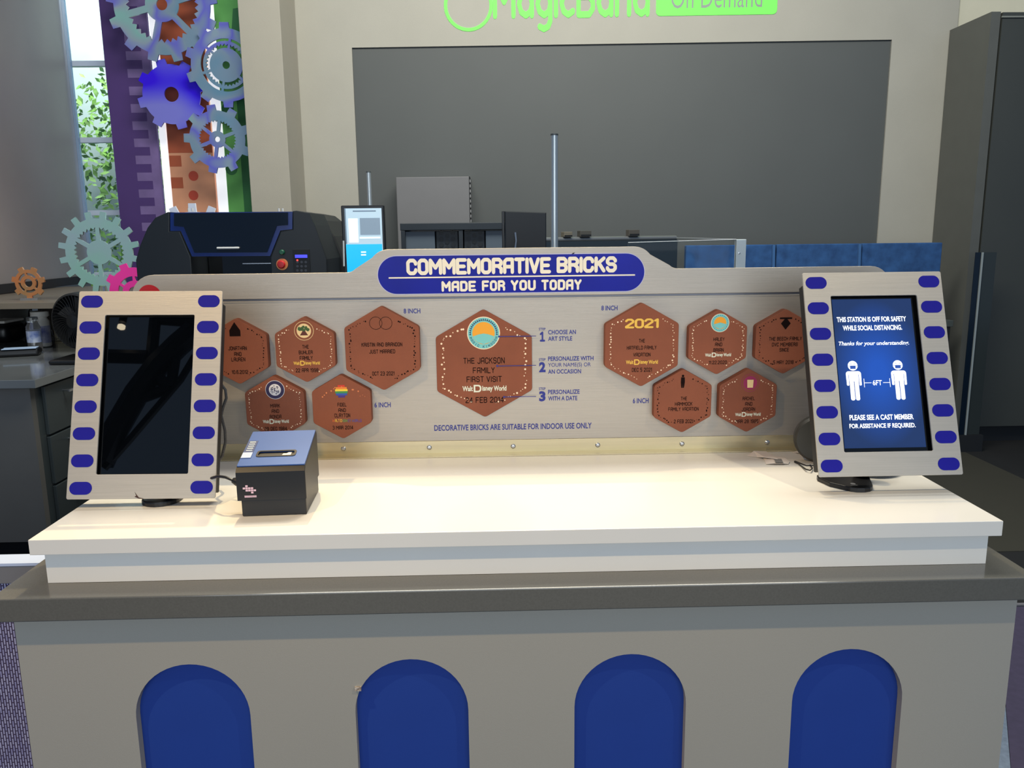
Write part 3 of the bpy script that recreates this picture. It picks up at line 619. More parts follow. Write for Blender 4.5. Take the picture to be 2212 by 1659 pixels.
MB().box((a.x+0.026, 0.62, -0.42), (c.x-0.026, zl-0.001, -0.401), F3).build('back_panel', BLKM, t)
for (u0, u1, v0, v1) in ((875, 939, 940, 990), (1049, 1112, 1001, 1048)):
    tw = MB().box((x3(u0), 0.62, -0.30), (x3(u1), zl-0.004, -0.02), F3, 0.003).build('tower_panel', RG, t)
    vt_ = MB().box((x3(v0)+0.002, 0.62, -0.30), (x3(v1)-0.002, zl-0.004, -0.04), F3, 0.003).build('vent_panel', RV, t)
    hx = MB(); xc = (x3(v0)+x3(v1))/2
    for i in range(-1, 2):
        for j in range(5):
            hx.prism([(xc+0.032*i+0.013*math.cos(PI/3*k+PI/6), zl-0.03-0.032*j+(0.016 if i % 2 else 0)+0.013*math.sin(PI/3*k+PI/6)) for k in range(6)], -0.0395, -0.036, F3)
    hx.build('vent_hexagons', mat('vent_black', S(32, 38, 44), 0.5), vt_)

# grey metal enclosure on the wall
u0, z1 = wallp(855, 383, 0.22); u1, _ = wallp(1013, 383, 0.22); z0 = 1.0
t = root('wall_enclosure', tuple(FW@Vector(((u0+u1)/2, 0, 0.11))), 'flat grey metal enclosure fixed to the grey wall panel', 'enclosure')
t.location.z = 1.0
MB().box((u0, z0, -0.04), (u1, z1, 0.22), FW, 0.004).build('housing', mat('enclosure_grey', S(118, 117, 118), 0.5), t)
b = MB()
for k in range(26): b.box((u1+0.0005, z0+0.02+k*0.036, 0.17), (u1+0.010, z0+0.04+k*0.036, 0.21), FW)
b.build('hinge_teeth', mat('hinge_grey', S(150, 150, 150), 0.4), t)
b = MB(); b.box((u1+0.0002, z0, 0.13), (u1+0.004, z1, 0.218), FW); b.build('hinge_strip', BLKM, t)

# two steel poles
def pole(px, pyt, Y, r, label):
    q = at(px, pyt, Y); t = root('steel_pole', (q.x, Y, 0), label, 'pole', 'brushed steel poles behind the sign')
    MB().tube([(q.x, Y, 0.02), (q.x, Y, q.z)], r, 20).build('tube', mat('pole_steel', S(186, 192, 192), 0.3, 0.7), t, smooth=True)
    MB().lathe([(r*1.04, 0), (r*1.04, 0.006), (0, 0.007)], Matrix.Translation((q.x, Y, q.z)), 20).build('end_cap', mat('pole_cap', S(90, 95, 95), 0.4, 0.5), t)
    MB().lathe([(r*4, 0), (r*4, 0.012), (r*1.2, 0.02), (0, 0.02)], Matrix.Translation((q.x, Y, 0)), 28).build('floor_flange', STEEL, t)
pole(1197.5, 293, 1.6, 0.0135, 'tall thick steel pole standing behind the middle of sign')
pole(796, 373, 2.95, 0.0125, 'shorter steel pole rising behind the portrait monitor')

# dark partition with a metal rail
a = at(1150, 514, 3.0); c = at(1464, 505, 3.45)
ex = (Vector((c.x, c.y, 0))-Vector((a.x, a.y, 0))); Lp = ex.length; FP = frame((a.x, a.y, 0), ex)
t = root('counter_partition', ((a.x+c.x)/2, (a.y+c.y)/2, 0), 'dark low partition topped by a rounded metal rail', 'partition')
MB().box((0, 0, -0.05), (Lp, a.z-0.022, 0), FP).build('panel', mat('partition_dark', S(40, 50, 58), 0.4), t)
MB().tube([FP@Vector((-0.0, a.z-0.012, -0.02)), FP@Vector((Lp, a.z-0.012, -0.02))], 0.015, 14).build('top_rail', mat('rail_grey', S(130, 132, 132), 0.3, 0.6), t, smooth=True)
for px, w, h, lb, cc in ((1226, 20, 10, 'tan topped small box on the rail beside the pole', S(112, 106, 92)), (1266, 27, 12, 'square dark card holder on the rail, second from pole', S(78, 76, 70)), (1381, 27, 13, 'dark card holder nearest the right end of rail', S(80, 76, 70))):
    s = (at(px, 505, 3.15).x-a.x)/(c.x-a.x)*Lp; uw = w*4.75/1736/2; hh = h*4.75/1736
    r_ = root('card_holder', tuple(FP@Vector((s, a.z+0.003, -0.02))), lb, 'holder', 'small holders on the partition rail')
    MB().box((s-uw, a.z+0.0035, -0.035), (s+uw, a.z+0.0035+hh, 0.0), FP, 0.002).build('block', mat('holder_%d' % px, cc, 0.5), r_)
    MB().box((s-uw*0.9, a.z+0.0036, 0.0005), (s+uw*0.9, a.z+0.0035+hh*0.35, 0.003), FP).build('lip', BLKM, r_)

# blue padded screen
t = root('padded_screen', (at(1780, 560, 4.1).x, 4.1, 0), 'mottled blue padded screen standing in front of the wall', 'screen')
FELT = mat('blue_felt', S(30, 66, 112), 0.9, noise=0.0, col2=S(48, 92, 146), nscale=14, bump=0.2)
Y4 = 4.1
xs = [at(1480, 540, Y4).x, at(1676, 540, Y4).x, at(1861, 540, Y4).x, at(2037, 540, Y4).x]; ztop = [at(1580, 530, Y4).z, at(1770, 527, Y4).z, at(1950, 523, Y4).z]
for k in range(3):
    MB().box((xs[k]+0.006, 0.02, -0.05), (xs[k+1]-0.006, ztop[1], 0.0), frame((0, Y4, 0)), 0.006).build('padded_panel', FELT, t)
for k in (1, 2):
    MB().prism([(xs[k]-0.03, ztop[1]-0.002), (xs[k]-0.012, ztop[1]-0.002), (xs[k]+0.03, 0.02), (xs[k]+0.012, 0.02)], 0.0005, 0.02, frame((0, Y4, 0))).build('seam_fold', mat('felt_fold', S(58, 100, 150), 0.9), t)

# clear acrylic guard with white bracket
t = root('acrylic_guard', (at(1600, 560, 1.5).x, 1.5, 1.0), 'clear acrylic guard with a white bracket behind the sign', 'guard')
ACR = mat('acrylic', (0.93, 0.96, 0.97), 0.03, trans=1.0)
_b = ACR.node_tree.nodes['Principled BSDF']; _b.inputs['IOR'].default_value = 1.1
AY = 1.5
a = at(1357, 524, AY); c = at(1590, 517, AY)
MB().prism([(a.x, 1.0), (c.x, 1.0), (c.x, c.z), (a.x, a.z)], -0.006, 0, frame((0, AY, 0))).build('front_pane', ACR, t)
MB().tube([a+Vector((0, -0.001, 0)), c+Vector((0, -0.001, 0))], 0.0012, 6).build('pane_edge', mat('acrylic_edge', S(190, 196, 198), 0.2), t)
d = at(1462, 511, 2.6)
MB().tube([c+Vector((0.0, 0, 0)), (d.x, 2.6, c.z)], 0.0015, 6).build('side_pane_edge', _mats['acrylic_edge'], t)
w0, w1 = at(1590, 540, AY).x, at(1611, 540, AY).x
br = MB().box((w0, 1.0, -0.02), (w1, at(1600, 517, AY).z, 0.004), frame((0, AY, 0)), 0.002).build('bracket', mat('bracket_white', S(222, 230, 228), 0.5), t)
q = at(1596, 547, AY); MB().lathe([(0.004, 0.0045), (0.004, 0.006), (0, 0.0065)], Matrix.Translation((q.x, AY, q.z)) @ Matrix.Rotation(PI/2, 4, 'X'), 12).build('screw', STEEL, br)
t2 = root('side_cabinet', (0.72, 1.62, 0), 'plain dark cabinet hidden behind the sign carrying the acrylic guard', 'cabinet')
MB().box((0.36, 1.46, 0.0), (1.05, 1.75, 0.96)).build('body', TBL, t2); MB().box((0.35, 1.45, 0.9605), (1.06, 1.76, 0.9995)).build('top', TBL, t2)

# dark bay on the right
t = root('tall_cabinet', (4.4, 4.5, 0), 'tall dark grey cabinet reaching above eye level at right', 'cabinet')
BAY = mat('bay_dark', S(66, 68, 64), 0.4, noise=0.06, nscale=1.2)
MB().box((3.405, 4.2, 0.125), (6.2, 5.2, 2.96)).build('face_panel', BAY, t)
MB().box((3.43, 4.26, 0.0), (6.2, 5.2, 0.124)).build('toe_kick', BLKM, t)
MB().box((3.395, 4.19, 2.925), (6.2, 4.198, 2.935)).build('light_trim', mat('bay_trim', S(130, 132, 124), 0.4), t)
MB().box((3.33, 4.205, 0.1), (3.394, 4.70, 2.965)).build('side_panel', mat('bay_side', S(92, 93, 88), 0.5, noise=0.04), t)
a = at(2120, 545, 4.0)
t = root('glass_panel', (a.x, 4.0, 0), 'upright glass panel with bright edge beside the dark cabinet', 'glass')
MB().box((a.x-0.005, 3.98, 0.12), (a.x+0.005, 3.99, a.z)).build('bright_edge', mat('glass_edge', S(150, 158, 158), 0.3), t)
MB().box((a.x-0.045, 3.99, 0.12), (a.x-0.006, 3.995, a.z)).build('blue_pane', mat('blue_glass', S(10, 24, 38), 0.15), t)
MB().box((a.x+0.006, 3.99, 0.12), (a.x+0.10, 3.995, a.z)).build('grey_pane', mat('grey_glass', S(48, 54, 54), 0.15), t)
MB().box((a.x-0.09, 3.97, 0.0), (a.x+0.12, 4.05, 0.119)).build('floor_channel', BLKM, t)
q = at(2050, 706, 4.12)
t = root('small_shelf', (q.x, 4.0, q.z), 'small grey shelf bracket in the shadow right of tablet', 'shelf')
MB().box((q.x-0.02, 4.12, q.z), (q.x+0.03, 4.19, q.z+0.045), None, 0.003).build('shelf_board', mat('shelf_grey', S(72, 78, 76), 0.5), t)
MB().box((q.x-0.015, 4.13, 0.0), (q.x+0.015, 4.18, q.z-0.001)).build('support', BLKM, t)

# ------------------------------------------------------------------ projected wall lettering
GL = mat('green_projection', S(120, 255, 95), 0.6, emit=0.22)  # projected light painted as flat green shapes with a faint glow
u = lambda px, py: wallp(px, py, 0.002)
FWl = FW
t = root('wall_projection', tuple(FW@Vector((0.9, 3.2, 0.002))), 'projected green light lettering with round ring and pill on upper wall', 'sign')
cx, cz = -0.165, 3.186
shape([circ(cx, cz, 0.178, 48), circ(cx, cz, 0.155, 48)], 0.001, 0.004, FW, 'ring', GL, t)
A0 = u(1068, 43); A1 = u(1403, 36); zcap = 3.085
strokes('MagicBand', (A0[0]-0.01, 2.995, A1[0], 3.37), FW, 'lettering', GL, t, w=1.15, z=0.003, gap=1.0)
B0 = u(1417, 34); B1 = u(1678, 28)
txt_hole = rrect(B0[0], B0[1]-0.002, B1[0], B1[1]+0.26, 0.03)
shape([txt_hole], 0.001, 0.004, FW, 'pill_projection', GL, t)
text('On Demand', (u(1449, 20)[0], u(1449, 19)[1], u(1646, 15)[0], u(1646, 15)[1]+0.15), FW, 'lettering', mat('wall_grey_letter', S(150, 160, 150), 0.7), t, z=0.0045)
# small marks on the wall

# ------------------------------------------------------------------ service counter
CP = mat('counter_paint', S(164, 160, 150), 0.55, noise=0.015, nscale=2, bump=0.12, bscale=700)
CT = mat('counter_top', S(100, 99, 94), 0.16, noise=0.06, nscale=300, coat=0.2)
CTE = CT
ARB = mat('arch_blue', S(22, 60, 148), 0.55, noise=0.03)
t = root('service_counter', (0.02, 0.4, 0), 'light grey service counter with four blue arched recesses', 'counter')
MB().box((-0.942, -0.050, 0.862), (0.984, 0.72, 0.9075), None, 0.0025, 2).build('countertop', CT, t)
arch = []
for cxa in (-0.606, -0.190, 0.2305, 0.6535):
    L = [(cxa-0.108, 0.13), (cxa+0.108, 0.13)]
    for k in range(25):
        a_ = PI*k/24; L.append((cxa+0.108*math.cos(a_), 0.648+0.108*math.sin(a_)))
    arch.append(L)
FC = frame((0, -0.022, 0))
shape([[(-0.919, 0.0), (0.968, 0.0), (0.968, 0.8615), (-0.919, 0.8615)]]+arch, -0.018, 0.0, FC, 'front_panel', CP, t)
for L in arch:
    xs_ = [p[0] for p in L]; MB().box((min(xs_)-0.01, 0.12, -0.024), (max(xs_)+0.01, 0.77, -0.0185), FC).build('arch_panel', ARB, t)
MB().box((-0.919, 0.02, 0.0), (-0.901, 0.70, 0.8615)).build('side_panel', CP, t)
MB().box((0.950, 0.02, 0.0), (0.968, 0.70, 0.8615)).build('side_panel', CP, t)
MB().box((-0.9, 0.67, 0.0), (0.949, 0.69, 0.8615)).build('back_panel', CP, t)
q = at(776, 1487, -0.023)
tag(MB().box((q.x-0.008, -0.026, q.z-0.004), (q.x+0.004, -0.0222, q.z+0.004)).build('paint_chip', mat('chip', S(225, 215, 200), 0.6, col2=S(90, 60, 40), nscale=200)), 'tiny pale chip mark beside the second arch from left', 'mark')

# white display platform
t = root('display_platform', (0.02, 0.3, 0.9075), 'white laminate display platform on top of the grey counter', 'platform')
MB().box((-0.888, 0.0, 0.970), (0.940, 0.64, 1.0), None, 0.0012).build('top_slab', LAM, t)
MB().box((-0.870, 0.016, 0.908), (0.924, 0.62, 0.9695)).build('base_block', LAM, t)

# ------------------------------------------------------------------ aluminium sign board
SY = 0.5426
FS = frame((0, SY, 0)); sp_ = lambda px, py: (at(px, py, SY).x, at(px, py, SY).z)
t = root('sign_board', (0.02, SY, 1.0), 'brushed aluminium sign board with raised centre on the platform', 'sign')
ZB, ZG, ZT, ZC = 1.0355, 1.3975, 1.4585, 1.5125
XL, XR = -0.893, 0.955
SB = 0.5426
MB().box((XL, ZB, -0.006), (XR, ZG-0.006, 0.0), FS).build('lower_panel', ALU, t)
def arc(cx, cy, r, a0, a1, n=8): return [(cx+r*math.cos(math.radians(a0+(a1-a0)*k/n)), cy+r*math.sin(math.radians(a0+(a1-a0)*k/n))) for k in range(n+1)]
hp = [(XL, ZG), (XR, ZG)] + arc(XR-0.048, ZT-0.048, 0.048, 0, 90) + arc(0.43, ZT+0.03, 0.03, 270, 225, 4) + arc(0.322, ZC-0.05, 0.05, 38, 90, 6) + arc(-0.272, ZC-0.05, 0.05, 90, 142, 6) + arc(-0.374, ZT+0.03, 0.03, 315, 270, 4) + arc(XL+0.055, ZT-0.055, 0.055, 90, 180)
shape([hp], -0.006, 0.003, FS, 'header_panel', ALU, t, bev=0.0008)
MB().box((XL, ZG-0.0055, -0.004), (XR, ZG-0.0005, -0.001), FS).build('groove', mat('groove_dark', S(120, 120, 126), 0.4, 0.5), t)
MB().box((XL, ZG-0.0085, 0.0), (XR, ZG-0.0068, 0.0015), FS).build('bead', ALU, t)
ag = MB().box((XL, 1.0035, -0.003), (XR, ZB-0.001, 0.0), FS); ag.box((XL, 1.0005, -0.003), (XR, 1.0035, 0.033), FS)
ag.build('angle_bracket', mat('angle_aluminium', S(205, 194, 160), 0.25, 0.6, noise=0.05, nscale=4, stretch=(1, 1, 30)), t)
for px in (560, 742, 927.5, 1108.5, 1291, 1473, 1657):
    q = at(px, 969-(px-742)*0.0144, SY)
    s_ = MB().lathe([(0.0062, 0.0), (0.0062, 0.0015), (0.004, 0.0035), (0, 0.004)], Matrix.Translation((q.x, SY-0.0002, q.z)) @ Matrix.Rotation(PI/2, 4, 'X'), 16).build('screw', STEEL, t, smooth=True)
# header pill and title
PT = at(1105, 549, SY); pl = (at(817, 594, SY).x, 1.4025, at(1391, 588, SY).x, 1.4975)
a = at(1105, 550.5, SY).z; b_ = at(1105, 631.5, SY).z
FH = frame((0, SY-0.003, 0))
shape([rrect(pl[0]-0.0018, b_-0.0018, pl[2]+0.0018, a+0.0018, 0.0475, 12)], 0.0, 0.0004, FH, 'pill_outline', mat('pill_rim', S(190, 192, 225), 0.5), t)
shape([rrect(pl[0], b_, pl[2], a, 0.046, 12)], 0.0006, 0.0012, FH, 'blue_pill', NAVY, t)
def sb(x0, y0, x1, y1, sh=0.0):
    "pixel box on the sign (photograph leans slightly) -> sign plane box"
    P0 = sp_(x0, (y0+y1)/2); P1 = sp_(x1, (y0+y1)/2); xm = (x0+x1)/2
    return (P0[0], sp_(xm, y1)[1], P1[0], sp_(xm, y0)[1])
strokes('COMMEMORATIVE', sb(878, 557, 1190, 592.5), FH, 'title_lettering', CREAM, t, w=1.75, z=0.0016, gap=1.0)
strokes('BRICKS', sb(1202, 554, 1332, 589), FH, 'title_lettering', CREAM, t, w=1.75, z=0.0016, gap=1.0)
q0 = sb(840, 595.5, 1371, 598.5); MB().poly([(q0[0], q0[1]), (q0[2], q0[1]), (q0[2], q0[3]), (q0[0], q0[3])], 0.0016, FH).build('title_rule', CREAM, t)
for w_, x0, x1 in (('MADE', 954, 1028.5), ('FOR', 1041, 1091), ('YOU', 1103, 1157), ('TODAY', 1169, 1256)):
    dy = -(x0-954)*0.0142
    strokes(w_, sb(x0, 606.5+dy, x1, 629.5+dy), FH, 'title_lettering', CREAM, t, w=1.8, z=0.0016, gap=1.5)
q = sp_(1234, 549); MB().prism([(q[0], q[1]), (q[0]+0.006, q[1]+0.001), (q[0]+0.009, q[1]+0.004), (q[0]+0.004, q[1]+0.003)], 0.0005, 0.001, FH).build('scratch_mark', INKD, t)
q = sp_(325, 640); MB().disc(q[0], q[1], 0.028, 0.0006, FH, 32).build('red_disc', mat('sign_red', S(180, 26, 32), 0.3), t)
def lab(s, x0, y0, x1, y1, name='lettering', bold=0.018, m=LBL): return text(s, sb(x0, y0, x1, y1), FS, name, m, t, z=0.0006, bold=bold)
lab('8 INCH', 872, 666.5, 908, 677); lab('8 INCH', 1299, 660, 1334, 670.5); lab('6 INCH', 809, 869, 844, 880); lab('6 INCH', 1367, 860, 1401, 871)
lab('DECORATIVE BRICKS ARE SUITABLE FOR INDOOR USE ONLY', 938, 915.5, 1278, 928)
steps = [('1', 708, ['CHOOSE AN', 'ART STYLE'], [(1184, 1244), (1184, 1236)], 712.5), ('2', 774, ['PERSONALIZE WITH', 'YOUR NAME(S) OR', 'AN OCCASION'], [(1184, 1282), (1184, 1276), (1184, 1255)], 769.5), ('3', 837, ['PERSONALIZE', 'WITH A DATE'], [(1184, 1252), (1184, 1247)], 841.5)]
for n_, y, ls, xs_, ty in steps:
    lab('STEP', 1164, y, 1178.5, y+5.5, bold=0.01)
    if n_ == '1': strokes('!', sb(1166, y+8, 1177.5, y+30), FS, 'lettering', LBL, t, w=1.5, z=0.0006)
    else: lab(n_, 1164.5, y+8, 1178.5, y+30, bold=0.05)
    for i, (s_, (xa, xb)) in enumerate(zip(ls, xs_)): lab(s_, xa, ty+14*i, xb, ty+14*i+(9.5 if '(' not in s_ else 11), bold=0.018 if '(' not in s_ else 0.0)

# ------------------------------------------------------------------ commemorative bricks
rb = random.Random(11)
def rounded_poly(P, r, n=3):
    O = []; N = len(P)
    for i in range(N):
        p = Vector(P[i]); a = (Vector(P[i-1])-p).normalized(); c = (Vector(P[(i+1) % N])-p).normalized()
        for k in range(n+1):
            s = k/n; O.append(tuple(((p+a*r)*(1-s)*(1-s) + p*2*s*(1-s) + (p+c*r)*s*s)))
    return O
def ehex(cx, cz, w, h, side):
    return [(cx, cz+h/2), (cx-w/2, cz+side/2), (cx-w/2, cz-side/2), (cx, cz-h/2), (cx+w/2, cz-side/2), (cx+w/2, cz+side/2)]
def brick(cx, cz, w, h, side, label, dots, th=0.024, lean=0.0, gaps=(0.16, 0.16), big=1.0):
    "lean turns the outline a touch about its centre, as the glued bricks are"
    if th > 0.01: cx *= 1.010; cz -= 0.0042
    t = root('hexagonal_brick', (cx, SY, cz-h/2), label, 'brick', 'hexagonal sample bricks on the sign')
    R_ = lambda P: [(cx+(x-cx)*math.cos(lean)-(y-cz)*math.sin(lean), cz+(x-cx)*math.sin(lean)+(y-cz)*math.cos(lean)) for x, y in P]
    MB().prism(rounded_poly(R_(ehex(cx, cz, w, h, side)), 0.006), 0.0003, th, FS, 0.0012).build('tile', BRICK, t)
    F = frame((0, SY-th, 0))
    if dots:
        b = MB(); ins = R_(ehex(cx, cz, w*0.86, h*0.85, side*0.92)); N = 6
        for i in range(N):
            p, q_ = Vector(ins[i]), Vector(ins[(i+1) % N]); n_ = int((q_-p).length/(0.0058*big))
            for k in range(n_):
                s = (k+rb.random()*0.7)/n_; c = p+(q_-p)*s
                if abs(c.x-cx) < w*gaps[0] and c.y > cz: continue
                if abs(c.x-cx) < w*gaps[1] and c.y < cz: continue
                off = rb.uniform(-0.0022, 0.0022)*big; nn = Vector(((q_-p).y, -(q_-p).x)).normalized()
                b.disc(c.x+nn.x*off, c.y+nn.y*off, rb.choice((0.0008, 0.0010, 0.0015, 0.0017))*big, 0.0004, F, 8)
        b.build('dot_border', dots, t, kind='stuff')
    return t, F
def bb(px0, py0, px1, py1, th=0.024):
    Y = SY-th; xm = (px0+px1)/2; ym = (py0+py1)/2
    return (at(px0, ym, Y).x, at(xm, py1, Y).z, at(px1, ym, Y).x, at(xm, py0, Y).z)
def btxt(t, F, s, px0, py0, px1, py1, m=None, th=0.024): strokes(s, bb(px0, py0, px1, py1, th), F, 'lettering', m or INKD, t, w=0.95, z=0.0005)
def wdw(t, F, px0, py0, px1, py1, m, th=0.024):
    x0, z0_, x1, z1_ = bb(px0, py0, px1, py1, th); W_ = x1-x0; H_ = z1_-z0_
    text('Walt', (x0, z0_+H_*0.15, x0+W_*0.235, z0_+H_*0.85), F, 'lettering', m, t, z=0.0005, bold=0.03)
    def dl(a, b, c, d, r): return [(a, d), (a, b), (c-r, b)] + [(c-r+r*math.sin(k*PI/12), b+r-r*math.cos(k*PI/12)) for k in range(1, 7)] + [(c-r+r*math.cos(k*PI/12), d-r+r*math.sin(k*PI/12)) for k in range(0, 7)]
    shape([dl(x0+W_*0.255, z0_, x0+W_*0.43, z1_, H_*0.42), dl(x0+W_*0.292, z0_+H_*0.2, x0+W_*0.395, z1_-H_*0.2, H_*0.26)], 0.0003, 0.0006, F, 'lettering', m, t)
    text('isney', (x0+W_*0.45, z0_-H_*0.02, x0+W_*0.69, z0_+H_*0.85), F, 'lettering', m, t, z=0.0005, bold=0.03)
    text('World', (x0+W_*0.71, z0_+H_*0.15, x1, z0_+H_*0.85), F, 'lettering', m, t, z=0.0005, bold=0.03)
def ringtext(t, F, cx, cz, r, s, m, h, a0, a1):
    for i, ch in enumerate(s):
        if ch == ' ': continue
        a_ = math.radians(a0+(a1-a0)*i/(len(s)-1)); ex_ = Vector((-math.sin(a_), math.cos(a_), 0)); up_ = Vector((-math.cos(a_), -math.sin(a_), 0))
        L = Matrix((ex_, up_, Vector((0, 0, 1)))).transposed().to_4x4(); L.translation = Vector((cx+r*math.cos(a_), cz+r*math.sin(a_), 0))
        hw = h*0.08 if ch == 'I' else h*0.35; strokes(ch, (-hw, -h/2, hw, h/2), F@L, 'emblem_letter', m, t, w=0.9, z=0.0012)
def emblem(t, F, px, py, r, rim, ring, core, th=0.024, core_r=0.72, name='emblem'):
    q = at(px, py, SY-th); cx, cz = q.x, q.z
    shape([circ(cx, cz, r, 40)], 0.0002, 0.0004, F, name, rim, t); shape([circ(cx, cz, r*0.95, 40)], 0.0005, 0.0007, F, name+'_ring', ring, t)
    if core: shape([circ(cx, cz, r*core_r, 36)], 0.0008, 0.0010, F, name+'_core', core, t)
    return cx, cz
TEAL = mat('emblem_teal', S(120, 200, 200), 0.6); OR2 = mat('emblem_orange', S(238, 165, 40), 0.6); NVI = mat('emblem_navy', S(30, 60, 110), 0.6)
NAV2 = mat('emblem_ink_blue', S(48, 42, 84), 0.6); WHI = mat('emblem_white', S(225, 222, 225), 0.6); MAG = mat('emblem_magenta', S(150, 36, 86), 0.6)
GRE = mat('emblem_green', S(60, 92, 44), 0.6, noise=0.3, nscale=300); TRK = mat('emblem_trunk', S(92, 42, 30), 0.6); SAND = mat('emblem_sand', S(235, 205, 150), 0.6)

w6, h6, s6 = 0.1435, 0.1618, 0.0795; w8, h8, s8 = 0.1808, 0.2075, 0.1045
T, F = brick(-0.6365, 1.277, w6, h6, s6, 'brick half hidden by left tablet with dark block emblem', INKD)
q = at(507, 712, SY-0.024); MB().prism([(q.x-0.013, q.z-0.016), (q.x+0.013, q.z-0.016), (q.x+0.013, q.z-0.002), (q.x, q.z+0.018), (q.x-0.013, q.z-0.002)], 0.0002, 0.0006, F).build('emblem', INKD, T)
btxt(T, F, 'JONATHAN', 493, 748, 533, 756.5); btxt(T, F, 'AND', 506, 760.5, 522, 769); btxt(T, F, 'LAUREN', 500, 772, 530, 780.5); btxt(T, F, '10.6.2012', 501, 799.5, 536, 807.5)
T, F = brick(-0.475, 1.279, w6, h6, s6, 'brick with green tree emblem, second from left in top row', INKW, gaps=(0.2, 0.18))
cx, cz = emblem(T, F, 656.5, 714.5, 0.0235, SAND, BRICK, SAND, core_r=0.74)
tr = MB()
for i in range(26):
    a_, rr = rb.uniform(0, 2*PI), rb.uniform(0, 1)**0.5; tr.disc(cx+0.0125*rr*math.cos(a_), cz+0.005+0.006*rr*math.sin(a_), 0.0030, 0.0014+0.00001*i, F, 8)
tr.build('tree_crown', GRE, T); MB().poly([(cx-0.010, cz-0.011), (cx+0.010, cz-0.011), (cx+0.004, cz-0.002), (cx+0.003, cz+0.004), (cx-0.003, cz+0.004), (cx-0.004, cz-0.002)], 0.0012, F).build('tree_trunk', TRK, T)
btxt(T, F, 'THE', 653, 745, 667, 753); btxt(T, F, 'BUHLER', 645.5, 757, 675.5, 765); btxt(T, F, 'FAMILY', 647.5, 769, 675.5, 777.5); wdw(T, F, 634, 779, 691, 789.5, GOLD); btxt(T, F, '22 APR 1998', 639, 795.5, 688, 804)
T, F = brick(-0.290, 1.279, w8, h8, s8, 'larger brick with two interlocking outline rings near left label', INKD, gaps=(0.2, 0.14), big=1.15)
for dx in (-10.8, 10.8):
    q = at(822.5+dx, 698, SY-0.024); shape([circ(q.x, q.z, 0.0155, 36), circ(q.x, q.z, 0.0147, 36)], 0.0003, 0.0006, F, 'emblem_ring', INKD, T)
btxt(T, F, 'KRISTIN AND BRANDON', 781, 740, 869, 748.5); btxt(T, F, 'JUST MARRIED', 797.5, 755, 853.5, 763.5); btxt(T, F, 'OCT 23 2021', 804, 802.5, 852, 811)
T, F = brick(-0.556, 1.1355, w6, h6, s6, 'brick with round navy and white emblem behind the printer', INKW, gaps=(0.2, 0.16))
cx, cz = emblem(T, F, 594, 842, 0.0235, WHI, NAV2, WHI, core_r=0.62)
b = MB()
for i in range(36):
    a_, rr = rb.uniform(0, 2*PI), rb.uniform(0, 1)**0.5; b.disc(cx+0.0105*rr*math.cos(a_), cz+0.0105*rr*math.sin(a_), 0.0013, 0.0013, F, 6)
for i in range(24): b.disc(cx+0.0187*math.cos(i*PI/12), cz+0.0187*math.sin(i*PI/12), 0.0012, 0.0013, F, 6)
b.build('emblem_dots', NAV2, T)
btxt(T, F, 'MARK', 584, 872.5, 605, 880.5); btxt(T, F, 'AND', 587, 884, 603, 892); btxt(T, F, 'RONDA', 583, 896, 608, 904); wdw(T, F, 568, 905, 624, 915.5, PALE); btxt(T, F, '29 DEC 1984', 572, 922, 620, 930)
T, F = brick(-0.3945, 1.1355, w6, h6, s6, 'brick with rainbow striped emblem, beside the 6 INCH label', None)
q = at(737.5, 845, SY-0.024)
for k, cc in enumerate((S(205, 60, 40), S(230, 130, 50), S(235, 205, 60), S(60, 140, 80), S(50, 80, 170), S(70, 40, 130))):
    z1_ = q.z+0.0155-k*0.0052; hw = 0.0155*math.sqrt(max(0.05, 1-(((z1_-0.0026)-q.z)/0.0155)**2))
    MB().poly([(q.x-hw, z1_-0.0052), (q.x+hw, z1_-0.0052), (q.x+hw, z1_), (q.x-hw, z1_)], 0.0005, F).build('rainbow_stripe', mat('rainbow_%d' % k, cc, 0.6), T)
b = MB()
for i in range(14):
    a_ = rb.uniform(0, PI); rr = rb.uniform(0.042, 0.06); b.disc(q.x+rr*math.cos(a_), q.z-0.014+0.6*rr*math.sin(a_)*0.7, rb.choice((0.0009, 0.0016, 0.002)), 0.0005, F, 6)
b.build('confetti_dots', mat('confetti', S(220, 130, 80), 0.6), T)
btxt(T, F, 'FIDEL', 729, 870, 748.5, 878); btxt(T, F, 'AND', 731, 882, 747, 890); btxt(T, F, 'CLAYTON', 722.5, 893, 756.5, 901.5)
rcol = [S(220, 110, 50), S(235, 190, 70), S(235, 190, 70), S(100, 150, 90), S(80, 90, 150), S(80, 80, 160), S(90, 60, 150)]
x_ = 718.5
for i, s_ in enumerate(('W', 'ALT', 'D', 'ISN', 'EY W', 'OR', 'LD')):
    w_ = 2.9*len(s_)+1.2; strokes(s_, bb(x_, 905.5, x_+w_, 911.5), F, 'lettering', mat('rainbow_text_%d' % i, rcol[i], 0.6), T, w=1.1, z=0.0005); x_ += w_+1.3
btxt(T, F, '3 MAR 2014', 718.5, 919.5, 763, 927.5)
T, F = brick(-0.046, 1.2305, 0.2365, 0.2712, 0.136, 'largest central brick panel with teal and orange round emblem', INKW, th=0.004, gaps=(0.19, 0.12), big=1.5)
cx, cz = emblem(T, F, 1044.5, 719.5, 0.0405, INKW, TEAL, OR2, th=0.004, core_r=0.68)
b = MB(); b.poly([(cx-0.026, cz-0.008), (cx-0.0225, cz-0.0155), (cx-0.015, cz-0.0228), (cx, cz-0.0273), (cx+0.015, cz-0.0228), (cx+0.0225, cz-0.0155), (cx+0.026, cz-0.008), (cx+0.012, cz-0.003), (cx, cz-0.001), (cx-0.012, cz-0.003)], 0.0013, F); b.build('emblem_lower_field', TEAL, T)
b = MB()
